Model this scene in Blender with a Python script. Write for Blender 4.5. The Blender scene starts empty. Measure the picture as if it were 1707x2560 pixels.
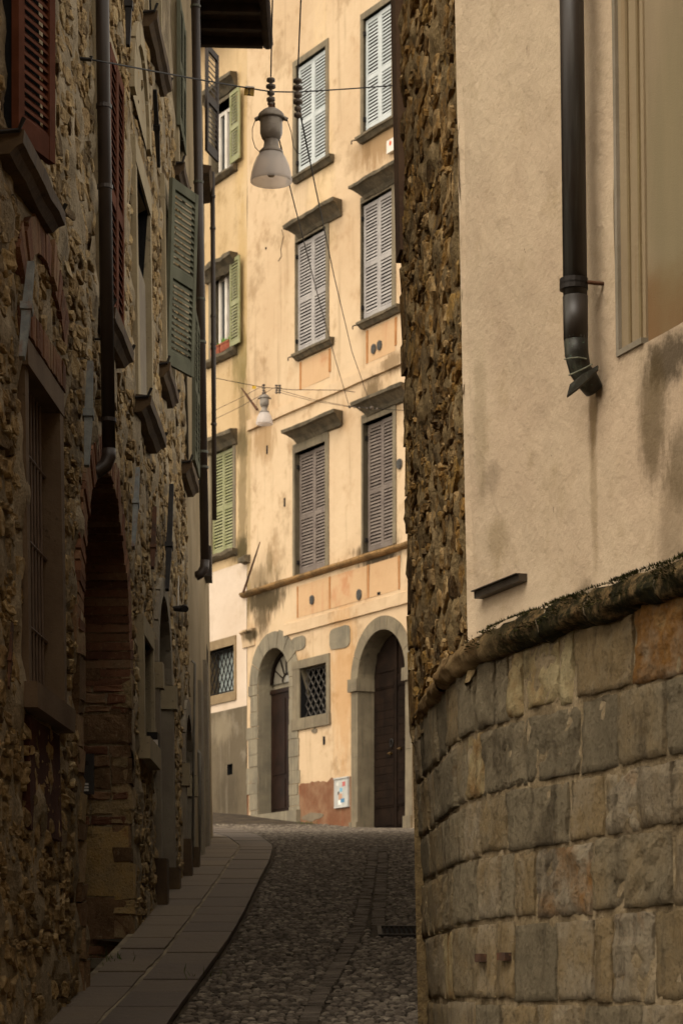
import bpy, math, random
from mathutils import Vector, Matrix, noise
R = math.radians
random.seed(7)
C = bpy.context.scene.collection
sc = bpy.context.scene

# ------------------------------------------------------------------ camera, world, sun, exposure
FPX, HZ, CX = 6000.0, 2480.0, 853.5          # focal length, horizon and centre of the 1707 x 2560 photograph
cam_d = bpy.data.cameras.new('camera'); cam = bpy.data.objects.new('camera', cam_d); C.objects.link(cam)
cam.location = (0, 0, 0); cam.rotation_euler = (R(90), 0, 0)
cam_d.sensor_fit = 'HORIZONTAL'; cam_d.sensor_width = 24
cam_d.lens = FPX / 1707 * 24
cam_d.shift_y = (HZ - 1280) / 2560.0 * (2560.0 / 1707.0)
cam_d.clip_start = 0.1; cam_d.clip_end = 600
cam_d.dof.use_dof = True; cam_d.dof.focus_distance = 12.0; cam_d.dof.aperture_fstop = 9.0
sc.camera = cam

SUN_EL, SUN_AZ = R(50), R(-148)              # azimuth of the sun seen from above, clockwise from +Y
world = bpy.data.worlds.new('World'); sc.world = world; world.use_nodes = True
wn = world.node_tree.nodes; wl = world.node_tree.links
bg = wn['Background']
sky = wn.new('ShaderNodeTexSky'); sky.sky_type = 'NISHITA'; sky.sun_disc = False
sky.sun_elevation = SUN_EL; sky.sun_rotation = SUN_AZ; sky.air_density = 1.0; sky.dust_density = 1.2; sky.ozone_density = 1.0
hs = wn.new('ShaderNodeHueSaturation'); hs.inputs['Saturation'].default_value = 0.06
wm = wn.new('ShaderNodeMixRGB'); wm.blend_type = 'MULTIPLY'; wm.inputs[0].default_value = 1; wm.inputs[2].default_value = (1.0, 0.90, 0.76, 1)
wl.new(sky.outputs[0], hs.inputs['Color']); wl.new(hs.outputs[0], wm.inputs[1]); wl.new(wm.outputs[0], bg.inputs[0])
bg.inputs[1].default_value = 0.15
sun_d = bpy.data.lights.new('sun', 'SUN'); sun = bpy.data.objects.new('sun', sun_d); C.objects.link(sun)
sun_d.energy = 0.55; sun_d.angle = R(30); sun_d.color = (1.0, 0.93, 0.82)
sdir = Vector((math.sin(SUN_AZ) * math.cos(SUN_EL), math.cos(SUN_AZ) * math.cos(SUN_EL), math.sin(SUN_EL)))
sun.rotation_euler = sdir.to_track_quat('Z', 'Y').to_euler()
sc.view_settings.view_transform = 'Standard'; sc.view_settings.look = 'None'
sc.view_settings.gamma = 1.0; sc.view_settings.exposure = 1.38
sc.view_settings.use_curve_mapping = False
sc.cycles.max_bounces = 6; sc.cycles.diffuse_bounces = 5

# ------------------------------------------------------------------ mesh helpers
class MB:
    def __init__(s): s.v = []; s.f = []; s.r = []; s.rv = 0.5
    def add(s, vs, fs, r=None):
        b = len(s.v); s.v += [tuple(v) for v in vs]
        s.r += [s.rv if r is None else r] * len(vs)
        s.f += [tuple(b + i for i in f) for f in fs]
    def mesh(s, name, mat, smooth=False):
        me = bpy.data.meshes.new(name); me.from_pydata(s.v, [], s.f); me.update()
        a = me.attributes.new('rnd', 'FLOAT', 'POINT'); a.data.foreach_set('value', s.r)
        me.materials.append(mat)
        if smooth: me.polygons.foreach_set('use_smooth', [True] * len(me.polygons))
        return me
    def build(s, name, mat, parent=None, smooth=False, label=None, kind=None):
        o = bpy.data.objects.new(name, s.mesh(name, mat, smooth)); C.objects.link(o)
        if parent: par(o, parent)
        if label: o['label'] = label
        if kind: o['kind'] = kind
        return o
def par(o, p):
    o.parent = p
    q = p; M = Matrix.Identity(4); chain = []
    while q: chain.append(q); q = q.parent
    for q in reversed(chain): M = M @ q.matrix_parent_inverse @ q.matrix_basis if q.parent else q.matrix_basis.copy()
    o.matrix_parent_inverse = M.inverted()
def tag(o, label, cat, group=None):
    o['label'] = label; o['category'] = cat
    if group: o['group'] = group
    return o
def thing(name, label, cat, loc, group=None):
    o = bpy.data.objects.new(name, None); o.empty_display_size = 0.1; C.objects.link(o); o.location = loc
    return tag(o, label, cat, group)

# a surface frame: s runs along the wall, z up, d out of the wall
class Fr:
    def __init__(s, fn, rng): s.P = fn; s.rng = rng
def pxx(p): return CX + FPX * p[0] / p[1]
def pix(fr, x, y, d=0.0):
    """where the sight line through a photograph pixel meets the wall: (s, z)"""
    z = 2.0; a0, b0 = fr.rng
    for _ in range(5):
        a, b = a0, b0
        inc = pxx(fr.P(b, z, d)) > pxx(fr.P(a, z, d))
        for _ in range(40):
            m = (a + b) / 2
            if (pxx(fr.P(m, z, d)) < x) == inc: a = m
            else: b = m
        s = (a + b) / 2; p = fr.P(s, z, d); z = (HZ - y) / FPX * p[1]
    return s, z
def unp(x, y, Y): return Vector(((x - CX) / FPX * Y, Y, (HZ - y) / FPX * Y))

def box(mb, fr, s0, s1, z0, z1, d0, d1, jit=0.0, seg=1, r=None, zf=None):
    """box between s0..s1, z0..z1, d0..d1 on a frame; seg cuts for curved frames"""
    vs = []; fs = []
    for i in range(seg + 1):
        s = s0 + (s1 - s0) * i / seg
        for (z, d) in ((z0, d0), (z0, d1), (z1, d1), (z1, d0)):
            j = [random.uniform(-jit, jit) for _ in range(3)] if jit else (0, 0, 0)
            vs.append(fr.P(s + j[0], z + j[1], d + j[2]))
    for i in range(seg):
        for k in range(4):
            a = i * 4 + k; b = i * 4 + (k + 1) % 4
            fs.append((a, b, b + 4, a + 4))
    n = seg * 4
    fs += [(3, 2, 1, 0), (n, n + 1, n + 2, n + 3)]
    mb.add(vs, fs, r)
def prof(mb, fr, s0, s1, pts, flare=0.0, seg=1, jit=0.0, r=None):
    """moulding: profile pts (d, z) extruded along s, ends splayed by flare*d"""
    n = len(pts); vs = []; fs = []
    for i in range(seg + 1):
        t = i / seg
        for (d, z) in pts:
            fl = flare * max(d, 0) * (1 if t == 1 else -1 if t == 0 else 0)
            jj = jit and noise.noise(Vector((s0 + (s1 - s0) * t * 3.1, z * 9, d * 9))) * jit * 2
            vs.append(fr.P(s0 + (s1 - s0) * t + fl, z + jj, d + jj))
    for i in range(seg):
        for k in range(n):
            a = i * n + k; b = i * n + (k + 1) % n
            fs.append((a, b, b + n, a + n))
    fs += [tuple(range(n - 1, -1, -1)), tuple(range(seg * n, seg * n + n))]
    mb.add(vs, fs, r)
def tube(mb, pts, rad, n=8, caps=True, r=None):
    pts = [Vector(p) for p in pts]; vs = []; fs = []
    rads = rad if isinstance(rad, (list, tuple)) else [rad] * len(pts)
    up = None
    for i, p in enumerate(pts):
        a = pts[max(i - 1, 0)]; b = pts[min(i + 1, len(pts) - 1)]
        t = (b - a).normalized()
        if up is None:
            up = Vector((0, 0, 1)) if abs(t.z) < 0.9 else Vector((1, 0, 0))
        x = t.cross(up).normalized(); up = x.cross(t).normalized()
        for k in range(n):
            an = 2 * math.pi * k / n
            vs.append(p + (x * math.cos(an) + up * math.sin(an)) * rads[i])
    for i in range(len(pts) - 1):
        for k in range(n):
            a = i * n + k; b = i * n + (k + 1) % n
            fs.append((a, b, b + n, a + n))
    if caps: fs += [tuple(range(n - 1, -1, -1)), tuple(range(len(vs) - n, len(vs)))]
    mb.add(vs, fs, r)
def lathe(mb, c, pr, n=24, r=None, rib=0.0, ax=None):
    vs = []; fs = []
    for (rr, z) in pr:
        for k in range(n):
            q = rr * (1 + (rib if k % 2 else 0)); an = 2 * math.pi * k / n
            vs.append((c[0] + q * math.cos(an), c[1] + q * math.sin(an), c[2] + z))
    for i in range(len(pr) - 1):
        for k in range(n):
            a = i * n + k; b = i * n + (k + 1) % n
            fs.append((a, b, b + n, a + n))
    mb.add(vs, fs, r)

# ------------------------------------------------------------------ materials
def hexc(h):
    c = [int(h[i:i + 2], 16) / 255 for i in (0, 2, 4)]
    return tuple(((x / 12.92) if x <= .04045 else ((x + .055) / 1.055) ** 2.4) for x in c) + (1,)
class NT:
    def __init__(s, name):
        s.m = bpy.data.materials.new(name); s.m.use_nodes = True; s.t = s.m.node_tree; s.n = s.t.nodes; s.l = s.t.links
        s.b = s.n['Principled BSDF']; g = s.n.new('ShaderNodeNewGeometry'); s.pos = g.outputs['Position']
    def link(s, a, b): s.l.new(a, b)
    def setin(s, sock, v):
        if hasattr(v, 'is_output') or isinstance(v, bpy.types.NodeSocket): s.l.new(v, sock)
        else: sock.default_value = v
    def math(s, op, a, b=0.0, c=0.0, clamp=False):
        n = s.n.new('ShaderNodeMath'); n.operation = op; n.use_clamp = clamp
        s.setin(n.inputs[0], a); s.setin(n.inputs[1], b); s.setin(n.inputs[2], c); return n.outputs[0]
    def map(s, scale=(1, 1, 1), rot=(0, 0, 0), loc=(0, 0, 0), src=None):
        n = s.n.new('ShaderNodeMapping'); s.link(src or s.pos, n.inputs[0])
        n.inputs['Scale'].default_value = scale; n.inputs['Rotation'].default_value = rot; n.inputs['Location'].default_value = loc
        return n.outputs[0]
    def noise(s, scale, detail=4, rough=.55, vec=None, dist=0.0):
        n = s.n.new('ShaderNodeTexNoise'); s.link(vec or s.pos, n.inputs['Vector'])
        n.inputs['Scale'].default_value = scale; n.inputs['Detail'].default_value = detail; n.inputs['Roughness'].default_value = rough
        n.inputs['Distortion'].default_value = dist
        return n.outputs[0]
    def voro(s, scale, feat='F1', vec=None):
        n = s.n.new('ShaderNodeTexVoronoi'); n.feature = feat; s.link(vec or s.pos, n.inputs['Vector']); n.inputs['Scale'].default_value = scale
        return n.outputs[0]
    def rng(s, v, a, b, lo=0.0, hi=1.0):
        n = s.n.new('ShaderNodeMapRange'); n.interpolation_type = 'SMOOTHSTEP'
        s.link(v, n.inputs[0]); n.inputs[1].default_value = a; n.inputs[2].default_value = b; n.inputs[3].default_value = lo; n.inputs[4].default_value = hi
        return n.outputs[0]
    def mix(s, f, a, b, mode='MIX'):
        n = s.n.new('ShaderNodeMixRGB'); n.blend_type = mode; s.setin(n.inputs[0], f); s.setin(n.inputs[1], a); s.setin(n.inputs[2], b); return n.outputs[0]
    def ramp(s, v, stops):
        n = s.n.new('ShaderNodeValToRGB'); s.link(v, n.inputs[0]); e = n.color_ramp.elements
        while len(e) < len(stops): e.new(0.5)
        for el, (p, c) in zip(e, stops): el.position = p; el.color = c
        return n.outputs[0]
    def rnd(s):
        n = s.n.new('ShaderNodeAttribute'); n.attribute_name = 'rnd'; return n.outputs['Fac']
    def orand(s):
        n = s.n.new('ShaderNodeObjectInfo'); return n.outputs['Random']
    def bump(s, hs):
        """hs: list of (height socket, distance m)"""
        prev = None
        for h, dist in hs:
            n = s.n.new('ShaderNodeBump'); n.inputs['Strength'].default_value = 1; n.inputs['Distance'].default_value = dist
            s.link(h, n.inputs['Height'])
            if prev: s.link(prev, n.inputs['Normal'])
            prev = n.outputs[0]
        s.link(prev, s.b.inputs['Normal'])
    def blob(s, c, r, u, soft=0.5, wob=0.35, nz=None):
        """mask round c=(s,z) with radii r, on the wall direction u (world xy) with origin o"""
        (ux, uy, ox, oy) = u
        sx = s.n.new('ShaderNodeSeparateXYZ'); s.link(s.pos, sx.inputs[0])
        a = s.math('ADD', s.math('MULTIPLY', s.math('SUBTRACT', sx.outputs[0], ox), ux), s.math('MULTIPLY', s.math('SUBTRACT', sx.outputs[1], oy), uy))
        a = s.math('DIVIDE', s.math('SUBTRACT', a, c[0]), r[0]); b = s.math('DIVIDE', s.math('SUBTRACT', sx.outputs[2], c[1]), r[1])
        d = s.math('SQRT', s.math('ADD', s.math('MULTIPLY', a, a), s.math('MULTIPLY', b, b)))
        if nz is not None: d = s.math('ADD', d, s.math('MULTIPLY', s.math('SUBTRACT', nz, 0.5), wob * 4))
        return s.rng(d, 1 + soft, 1 - soft)
    def done(s, col, rough=0.85, spec=0.3, metal=0.0):
        s.setin(s.b.inputs['Base Color'], col); s.setin(s.b.inputs['Roughness'], rough)
        s.b.inputs['Specular IOR Level'].default_value = spec; s.b.inputs['Metallic'].default_value = metal
        return s.m

def simple(name, c1, c2, scale=3.0, rough=.8, bd=.004, bs=30, spec=.3, metal=0, vary=0.0, speck=None, streak=None):
    n = NT(name); col = n.mix(n.rng(n.noise(scale, 5, .6), .35, .65), hexc(c1), hexc(c2))
    if streak: col = n.mix(n.math('MULTIPLY', n.rng(n.noise(1, 5, .6, n.map((14, 14, .8))), .5, .75), .7), col, hexc(streak))
    if speck: col = n.mix(n.rng(n.noise(scale * 9, 4, .7), .6, .72), col, hexc(speck))
    if vary: col = n.mix(1.0, col, n.ramp(n.orand(), [(0, (1 - vary,) * 3 + (1,)), (1, (1, 1, 1, 1))]), 'MULTIPLY')
    n.bump([(n.noise(bs, 5, .65), bd), (n.noise(bs * 5, 3, .6), bd * .3)])
    return n.done(col, rough, spec, metal)

def stone_mat(name, stops, mortar=False, bd=.012, dirt='2a2018', dscale=2.0, damt=.6, light='c8b48e'):
    n = NT(name)
    nz = n.noise(7, 6, .65); f = n.math('ADD', n.math('MULTIPLY', n.rnd(), .75), n.math('MULTIPLY', n.math('SUBTRACT', nz, .5), .9), clamp=True)
    if mortar: f = n.rng(n.noise(3, 6, .7), .3, .7)
    col = n.ramp(f, [(p, hexc(h)) for p, h in stops])
    col = n.mix(n.math('MULTIPLY', n.rng(n.noise(45, 5, .7), .52, .7), .55), col, hexc(dirt))
    col = n.mix(n.math('MULTIPLY', n.rng(n.noise(dscale, 6, .65), .5, .72), damt), col, hexc(dirt))
    col = n.mix(n.math('MULTIPLY', n.rng(n.noise(38, 6, .8), .56, .68), .4), col, hexc(light))
    n.bump([(n.noise(26, 6, .7), bd), (n.noise(110, 4, .7), bd * .35), (n.voro(60), bd * .2)])
    return n.done(col, .93, .15)

M = {}
M['rubble'] = stone_mat('rubble_stone', [(0, '5c4a32'), (.2, '9a8460'), (.36, 'b89e74'), (.5, '8a7250'), (.66, 'ac9164'), (.85, 'c8b694'), (1, '80563a')], bd=.022)
M['mortar'] = stone_mat('rubble_mortar', [(0, '786a54'), (.5, '96876e'), (1, 'b0a086')], mortar=True, bd=.018)
M['rubble_r'] = stone_mat('rubble_stone_right', [(0, '4a3820'), (.18, '7d6036'), (.32, 'b09468'), (.46, '8a6630'), (.6, '66563e'), (.76, '9c7a40'), (.9, 'c8b48e'), (1, '80482c')], bd=.02)
M['mortar_r'] = stone_mat('rubble_mortar_right', [(0, '62523a'), (.5, '806c4a'), (1, '9a8460')], mortar=True, bd=.018)
M['brick'] = stone_mat('old_brick', [(0, '5f4030'), (.4, '7a543e'), (.7, '876a50'), (1, '6f624e')], bd=.006)
M['jambstone'] = stone_mat('jamb_stone', [(0, '5a4630'), (.3, '80644a'), (.6, '94805e'), (.85, 'aa8c58'), (1, '8a5440')])
M['cobble'] = stone_mat('cobble_stone', [(0, '433c34'), (.35, '5c5349'), (.6, '6e6458'), (.85, '8c8272'), (1, '6c5848')], bd=.003, damt=.4, light='8a8070')
M['earth'] = stone_mat('joint_earth', [(0, '2e2720'), (.5, '40372c'), (1, '504536')], mortar=True, light='6a5e4c')
def slab_mat():
    n = NT('pavement_slab')
    col = n.ramp(n.math('ADD', n.math('MULTIPLY', n.rnd(), .8), n.math('MULTIPLY', n.noise(2.5, 5, .6), .3)), [(0, hexc('4a423c')), (.45, hexc('5c5146')), (.8, hexc('6a5d4c')), (1, hexc('544a42'))])
    col = n.mix(n.math('MULTIPLY', n.rng(n.noise(4, 6, .7), .55, .75), .45), col, hexc('6e5a42'))
    col = n.mix(n.math('MULTIPLY', n.rng(n.noise(60, 4, .7), .6, .75), .4), col, hexc('b5ab9a'))
    n.bump([(n.noise(9, 6, .65), .014), (n.noise(60, 5, .7), .004)])
    return n.done(col, .7, .35)
M['slab'] = slab_mat()
M['slabjoint'] = simple('slab_joint_mortar', '8a7e68', '5e5444', 3, .9)

def ashlar_mat():
    n = NT('ashlar_block')
    f = n.math('ADD', n.rnd(), n.math('MULTIPLY', n.math('SUBTRACT', n.noise(5, 6, .65), .5), .45), clamp=True)
    col = n.ramp(f, [(0, hexc('6e6450')), (.2, hexc('837760')), (.4, hexc('94866c')), (.55, hexc('9a8460')), (.7, hexc('aa9c84')), (.82, hexc('946834')), (.93, hexc('b29c72')), (1, hexc('c6b48a'))])
    st = n.noise(1, 6, .65, n.map((7, 7, 1.3)))
    col = n.mix(n.math('MULTIPLY', n.rng(st, .52, .7), .65), col, hexc('3a3024'))
    col = n.mix(n.math('MULTIPLY', n.rng(n.noise(2.2, 8, .75), .45, .8), .5), col, hexc('4a3c2a'))
    col = n.mix(n.math('MULTIPLY', n.rng(n.noise(34, 6, .8), .5, .68), .5), col, hexc('3d3428'))
    col = n.mix(n.math('MULTIPLY', n.rng(n.noise(9, 8, .85), .5, .74), .4), col, hexc('ab9c80'))
    col = n.mix(n.math('MULTIPLY', n.rng(n.noise(3.1, 6, .75), .62, .72), .4), col, hexc('7a5428'))
    n.bump([(n.noise(11, 8, .78), .06), (n.noise(32, 6, .8), .025), (n.noise(90, 6, .8), .01), (n.voro(48), .004)])
    return n.done(col, .93, .12)
M['ashlar'] = ashlar_mat()
M['joint'] = stone_mat('ashlar_joint', [(0, '6a5c46'), (.5, '857458'), (1, 'a39276')], mortar=True, bd=.02)

FU = Vector((0.4988, -0.8667)); FO = Vector(((618 - CX) / FPX * 52, 52.0)); FN = Vector((-0.8667, -0.4988))
FUV = (FU.x, FU.y, FO.x, FO.y)
RU_ = Vector((0.337, -0.9413)); RO = Vector((0.5635, 10.2)); RN = Vector((-0.9413, -0.337))
RUV = (RU_.x, RU_.y, RO.x, RO.y)

def facade_mat(name, base, light, dark, stains, streakc='7d6544', low=None):
    n = NT(name)
    a = n.noise(.35, 5, .6); b = n.noise(1.6, 6, .65)
    col = n.mix(n.rng(a, .35, .65), hexc(base), hexc(light))
    col = n.mix(n.math('MULTIPLY', n.rng(b, .5, .72), .55), col, hexc(dark))
    st = n.noise(1, 6, .6, n.map((5, 5, .35)))
    col = n.mix(n.math('MULTIPLY', n.rng(n.noise(.8, 7, .7), .52, .66), .35), col, hexc(streakc))
    col = n.mix(n.math('MULTIPLY', n.rng(st, .52, .8), .45), col, hexc(streakc))
    col = n.mix(n.math('MULTIPLY', n.rng(n.noise(30, 4, .7), .66, .74), .35), col, hexc('8a6c48'))
    wz = n.noise(5, 6, .7, n.map((1.6, 1.6, .5)))
    for (c, r, hexcol, amt) in stains:
        m = n.blob(c, r, FUV, .45, .55, wz)
        col = n.mix(n.math('MULTIPLY', m, amt), col, hexc(hexcol))
    n.bump([(n.noise(3, 5, .6), .02), (n.noise(60, 4, .6), .003)])
    return n.done(col, .92, .15)

# ------------------------------------------------------------------ ground profile
GP = [(-15, -2.6), (0, -1.6), (9, -.72), (13.1, -.15), (14.2, 0), (16.6, .377), (20, .82), (23.3, 1.22), (26.5, 1.58), (30, 1.92), (38, 2.55), (46.4, 3.16), (48, 3.28), (52, 3.85), (56, 4.3), (100, 7.0)]
def g0(Y):
    for (a, za), (b, zb) in zip(GP, GP[1:]):
        if Y <= b: return za + (zb - za) * (Y - a) / (b - a)
    return GP[-1][1]
def G(X, Y):
    return (g0(Y - .5) + g0(Y) + g0(Y + .5)) / 3
def gpix(x, y):
    """ground point seen at a pixel"""
    r = (HZ - y) / FPX; a, b = 10.0, 55.0
    Y = a
    while Y < b:
        if G(0, Y) / Y >= r: break
        Y += .05
    return Vector(((x - CX) / FPX * Y, Y, G(0, Y)))

# ------------------------------------------------------------------ wall frames
LP = [(-12, -2.75), (9, -1.785), (13.1, -1.60), (15.3, -1.50), (17.5, -1.475), (20, -1.46), (23.3, -1.45), (26, -1.49), (30, -1.61), (34, -1.80)]
def lx0(Y):
    for (a, xa), (b, xb) in zip(LP, LP[1:]):
        if Y <= b: return xa + (xb - xa) * (Y - a) / (b - a)
    return LP[-1][1]
LT = [sum(lx0(-12 + i * .1 + k * .25) for k in range(-4, 5)) / 9 for i in range(470)]
def lx(Y):
    t = (Y + 12) / .1; i = max(0, min(468, int(t))); return LT[i] + (LT[i + 1] - LT[i]) * (t - i)
def PL(s, z, d):
    sl = (lx(s + .1) - lx(s - .1)) / .2; n = Vector((1, -sl)).normalized()
    return Vector((lx(s) - .0136 * (z - 2) + n.x * d, s + n.y * d, z))
L = Fr(PL, (8.0, 30.0))
def PF(s, z, d): return Vector((FO.x + FU.x * s + FN.x * d, FO.y + FU.y * s + FN.y * d, z))
F = Fr(PF, (-12, 12))
def PR(s, z, d): return Vector((RO.x + RU_.x * s + RN.x * d - .02 * (z - 1.45) * math.exp(-s * .35), RO.y + RU_.y * s + RN.y * d, z))
RW = Fr(PR, (-.3, 4))
SV = Vector((.376 - .5635, 12.82 - 10.2)); SLEN = SV.length; SV /= SLEN; SN = Vector((-SV.y, SV.x))
def PS(s, z, d): return Vector((RO.x + SV.x * s + SN.x * d - .02 * (z - 1.45), RO.y + SV.y * s + SN.y * d, z))
RS = Fr(PS, (0, SLEN))
# base of the right building: rounded corner
bp0 = Vector((.395, 12.85)); bc = Vector((.535, 10.15)); bdir = (bc - bp0).normalized()
base_pts = []
BE0 = bc - bdir * .8; BE1 = bc + RU_ * .8
k = 0.0
BL0 = (BE0 - bp0).length
def base_xy(s):
    if s < BL0: return bp0 + bdir * s
    if s < BL0 + 1.6:
        t = (s - BL0) / 1.6; return BE0 * (1 - t) ** 2 + bc * 2 * t * (1 - t) + BE1 * t * t
    return BE1 + RU_ * (s - BL0 - 1.6)
def PB(s, z, d):
    a = base_xy(s - .02); b = base_xy(s + .02); t = (b - a).normalized(); n = Vector((t.y, -t.x))
    p = base_xy(s); w = max(0, 1 - s / 3.4)
    return Vector((p.x + n.x * d + .055 * (1.42 - z) * w, p.y + n.y * d, z))
RB = Fr(PB, (0, 5.5))

# ------------------------------------------------------------------ generic builders
def sheet(mb, fr, s0, s1, z0, z1, holes, step=.5, amp=.006, fq=1.2, archs=(), zfun=None):
    """plaster skin with holes; archs: (sa, sb, zbase, zspring)"""
    S = {s0, s1}; Z = {z0, z1}; hs = list(holes)
    for (a, b, zb, zs) in archs:
        hs.append((a, b, zb, zs + (b - a) / 2 + .001))
    for (a, b, c, d) in hs: S |= {a, b}; Z |= {c, d}
    def fill(v):
        v = sorted(x for x in v); o = []
        for a, b in zip(v, v[1:]):
            n = max(1, int((b - a) / step + .5))
            for i in range(n): o.append(a + (b - a) * i / n)
        return o + [v[-1]]
    S = [x for x in fill(S) if s0 - 1e-6 <= x <= s1 + 1e-6]; Z = [x for x in fill(Z) if z0 - 1e-6 <= x <= z1 + 1e-6]
    idx = {}; vs = []; fs = []
    def vid(i, j):
        if (i, j) not in idx:
            s, z = S[i], Z[j]; idx[(i, j)] = len(vs)
            vs.append(fr.P(s, z, amp * noise.noise(Vector((s * fq, z * fq, 3.3)))))
        return idx[(i, j)]
    for i in range(len(S) - 1):
        for j in range(len(Z) - 1):
            cs = (S[i] + S[i + 1]) / 2; cz = (Z[j] + Z[j + 1]) / 2
            if any(a < cs < b and c < cz < d for (a, b, c, d) in hs): continue
            fs.append((vid(i, j), vid(i + 1, j), vid(i + 1, j + 1), vid(i, j + 1)))
    mb.add(vs, fs)
    for (a, b, zb, zs) in archs:
        r = (b - a) / 2; c = (a + b) / 2; top = zs + r + .001; N = 20; vs = []; fs = []
        for i in range(N + 1):
            an = math.pi - math.pi * i / N; s = c + r * math.cos(an)
            vs += [fr.P(s, zs + r * math.sin(an), 0), fr.P(s, top, 0)]
            if i: fs.append((2 * i - 2, 2 * i, 2 * i + 1, 2 * i - 1))
        mb.add(vs, fs)
def recess(mb, fr, a, b, c, d, dep, front=0.0):
    """five inner faces of an opening"""
    q = [fr.P(s, z, dd) for dd in (front, -dep) for (s, z) in ((a, c), (b, c), (b, d), (a, d))]
    mb.add(q, [(0, 4, 5, 1), (1, 5, 6, 2), (2, 6, 7, 3), (3, 7, 4, 0), (4, 7, 6, 5)])
def arch_recess(mb, fr, a, b, zb, zs, dep, back=True, front=0.0, N=20):
    r = (b - a) / 2; c = (a + b) / 2
    ol = [(a, zb)] + [(c + r * math.cos(math.pi - math.pi * i / N), zs + r * math.sin(math.pi * i / N)) for i in range(N + 1)] + [(b, zb)]
    n = len(ol); vs = [fr.P(s, z, front) for s, z in ol] + [fr.P(s, z, -dep) for s, z in ol]
    fs = [(i, i + 1, i + 1 + n, i + n) for i in range(n - 1)] + [(n - 1, 0, n, 2 * n - 1)]
    if back: fs.append(tuple(range(2 * n - 1, n - 1, -1)))
    mb.add(vs, fs)
def vouss(mb, fr, c, zs, r0, r1, a0, a1, d0, d1, j=.004, seg=2, r=None):
    vs = []; fs = []
    for i in range(seg + 1):
        an = a0 + (a1 - a0) * i / seg
        for (rr, d) in ((r0, d0), (r0, d1), (r1, d1), (r1, d0)):
            vs.append(fr.P(c + rr * math.cos(an) + random.uniform(-j, j), zs + rr * math.sin(an) + random.uniform(-j, j), d))
    for i in range(seg):
        for k in range(4):
            a = i * 4 + k; b = i * 4 + (k + 1) % 4; fs.append((a, b, b + 4, a + 4))
    n = seg * 4; fs += [(3, 2, 1, 0), (n, n + 1, n + 2, n + 3)]
    mb.add(vs, fs, r)

TILT = .10
def stone(mb, fr, sc_, zc, w, h, prot, n=9, r=None, rot=None, rings=((1.0, -.02), (.94, .7), (.66, 1.0)), maxd=None):
    rot = random.gauss(0, .18) if rot is None else rot
    cr, sr = math.cos(rot), math.sin(rot); tx = random.gauss(0, TILT); tz = random.gauss(0, TILT)
    rad = [random.uniform(.82, 1.08) for _ in range(n)]; ph = random.uniform(0, 1)
    vs = []; fs = []
    for (q, dd) in rings:
        for k in range(n):
            an = 2 * math.pi * (k + ph) / n
            cx = math.copysign(abs(math.cos(an)) ** .72, math.cos(an)); cz = math.copysign(abs(math.sin(an)) ** .72, math.sin(an))
            x = w / 2 * cx * rad[k] * q; z = h / 2 * cz * rad[k] * q
            x, z = x * cr - z * sr, x * sr + z * cr
            d = (prot + .004) * dd + (tx * x + tz * z if dd > 0 else 0) + (random.uniform(-.006, .006) if dd > 0 else 0)
            vs.append(fr.P(sc_ + x, zc + z, d if dd > 0 else -.02))
    vs.append(fr.P(sc_, zc, prot * random.uniform(.8, 1.25)))
    R_ = len(rings)
    for i in range(R_ - 1):
        for k in range(n):
            a = i * n + k; b = i * n + (k + 1) % n; fs.append((a, b, b + n, a + n))
    for k in range(n): fs.append(((R_ - 1) * n + k, (R_ - 1) * n + (k + 1) % n, R_ * n))
    mb.add(vs, fs, random.random() if r is None else r)

def rubble(fr, s0, s1, zlo, zhi, skip, hmin, hmax, wmin, wmax, pmin, pmax, cov=.95):
    """list of stones (s, z, w, h, prot)"""
    out = []; z = zlo
    while z < zhi:
        h = random.uniform(hmin, hmax); s = s0 + random.uniform(-.1, .05)
        while s < s1:
            w = min(random.uniform(wmin, wmax), h * 3.4); hh = h * random.uniform(.7, 1.12)
            c = s + w / 2; zz = z + h / 2 + noise.noise(Vector((c * 1.3, z * .5, 1))) * .10 + random.uniform(-.02, .02)
            if not skip(c, zz, w / 2, hh / 2) and random.random() < cov and s0 < c < s1:
                out.append((c, zz, w * random.uniform(.88, 1.0), hh, random.uniform(pmin, pmax)))
            if hh < h * .8 and random.random() < .5:
                zz2 = zz - hh * .62
                if not skip(c, zz2, w / 3, h * .12): out.append((c, zz2, w * .55, h * .25, pmin))
            s += w
        z += h * .93
    return out
def place_rubble(stones, fr, mat, parent, name, stuffname, limit=290, vis=None):
    """the stones that show largest become parts, the others one part"""
    def size(t):
        p = fr.P(t[0], t[1], 0); x = pxx(p); y = HZ - FPX * p.z / p.y
        if p.y < 2 or not (-20 < x < 1730 and -20 < y < 2580): return 0
        return t[2] * t[3] / p.y ** 2 * (vis(t) if vis else 1)
    st = sorted(stones, key=size, reverse=True)
    for t in st[:limit]:
        m = MB(); stone(m, fr, *t, n=10); m.build(name, mat, parent)
    m = MB()
    for t in st[limit:]: stone(m, fr, *t, n=8)
    m.build(stuffname, mat, parent, kind='stuff')

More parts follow.
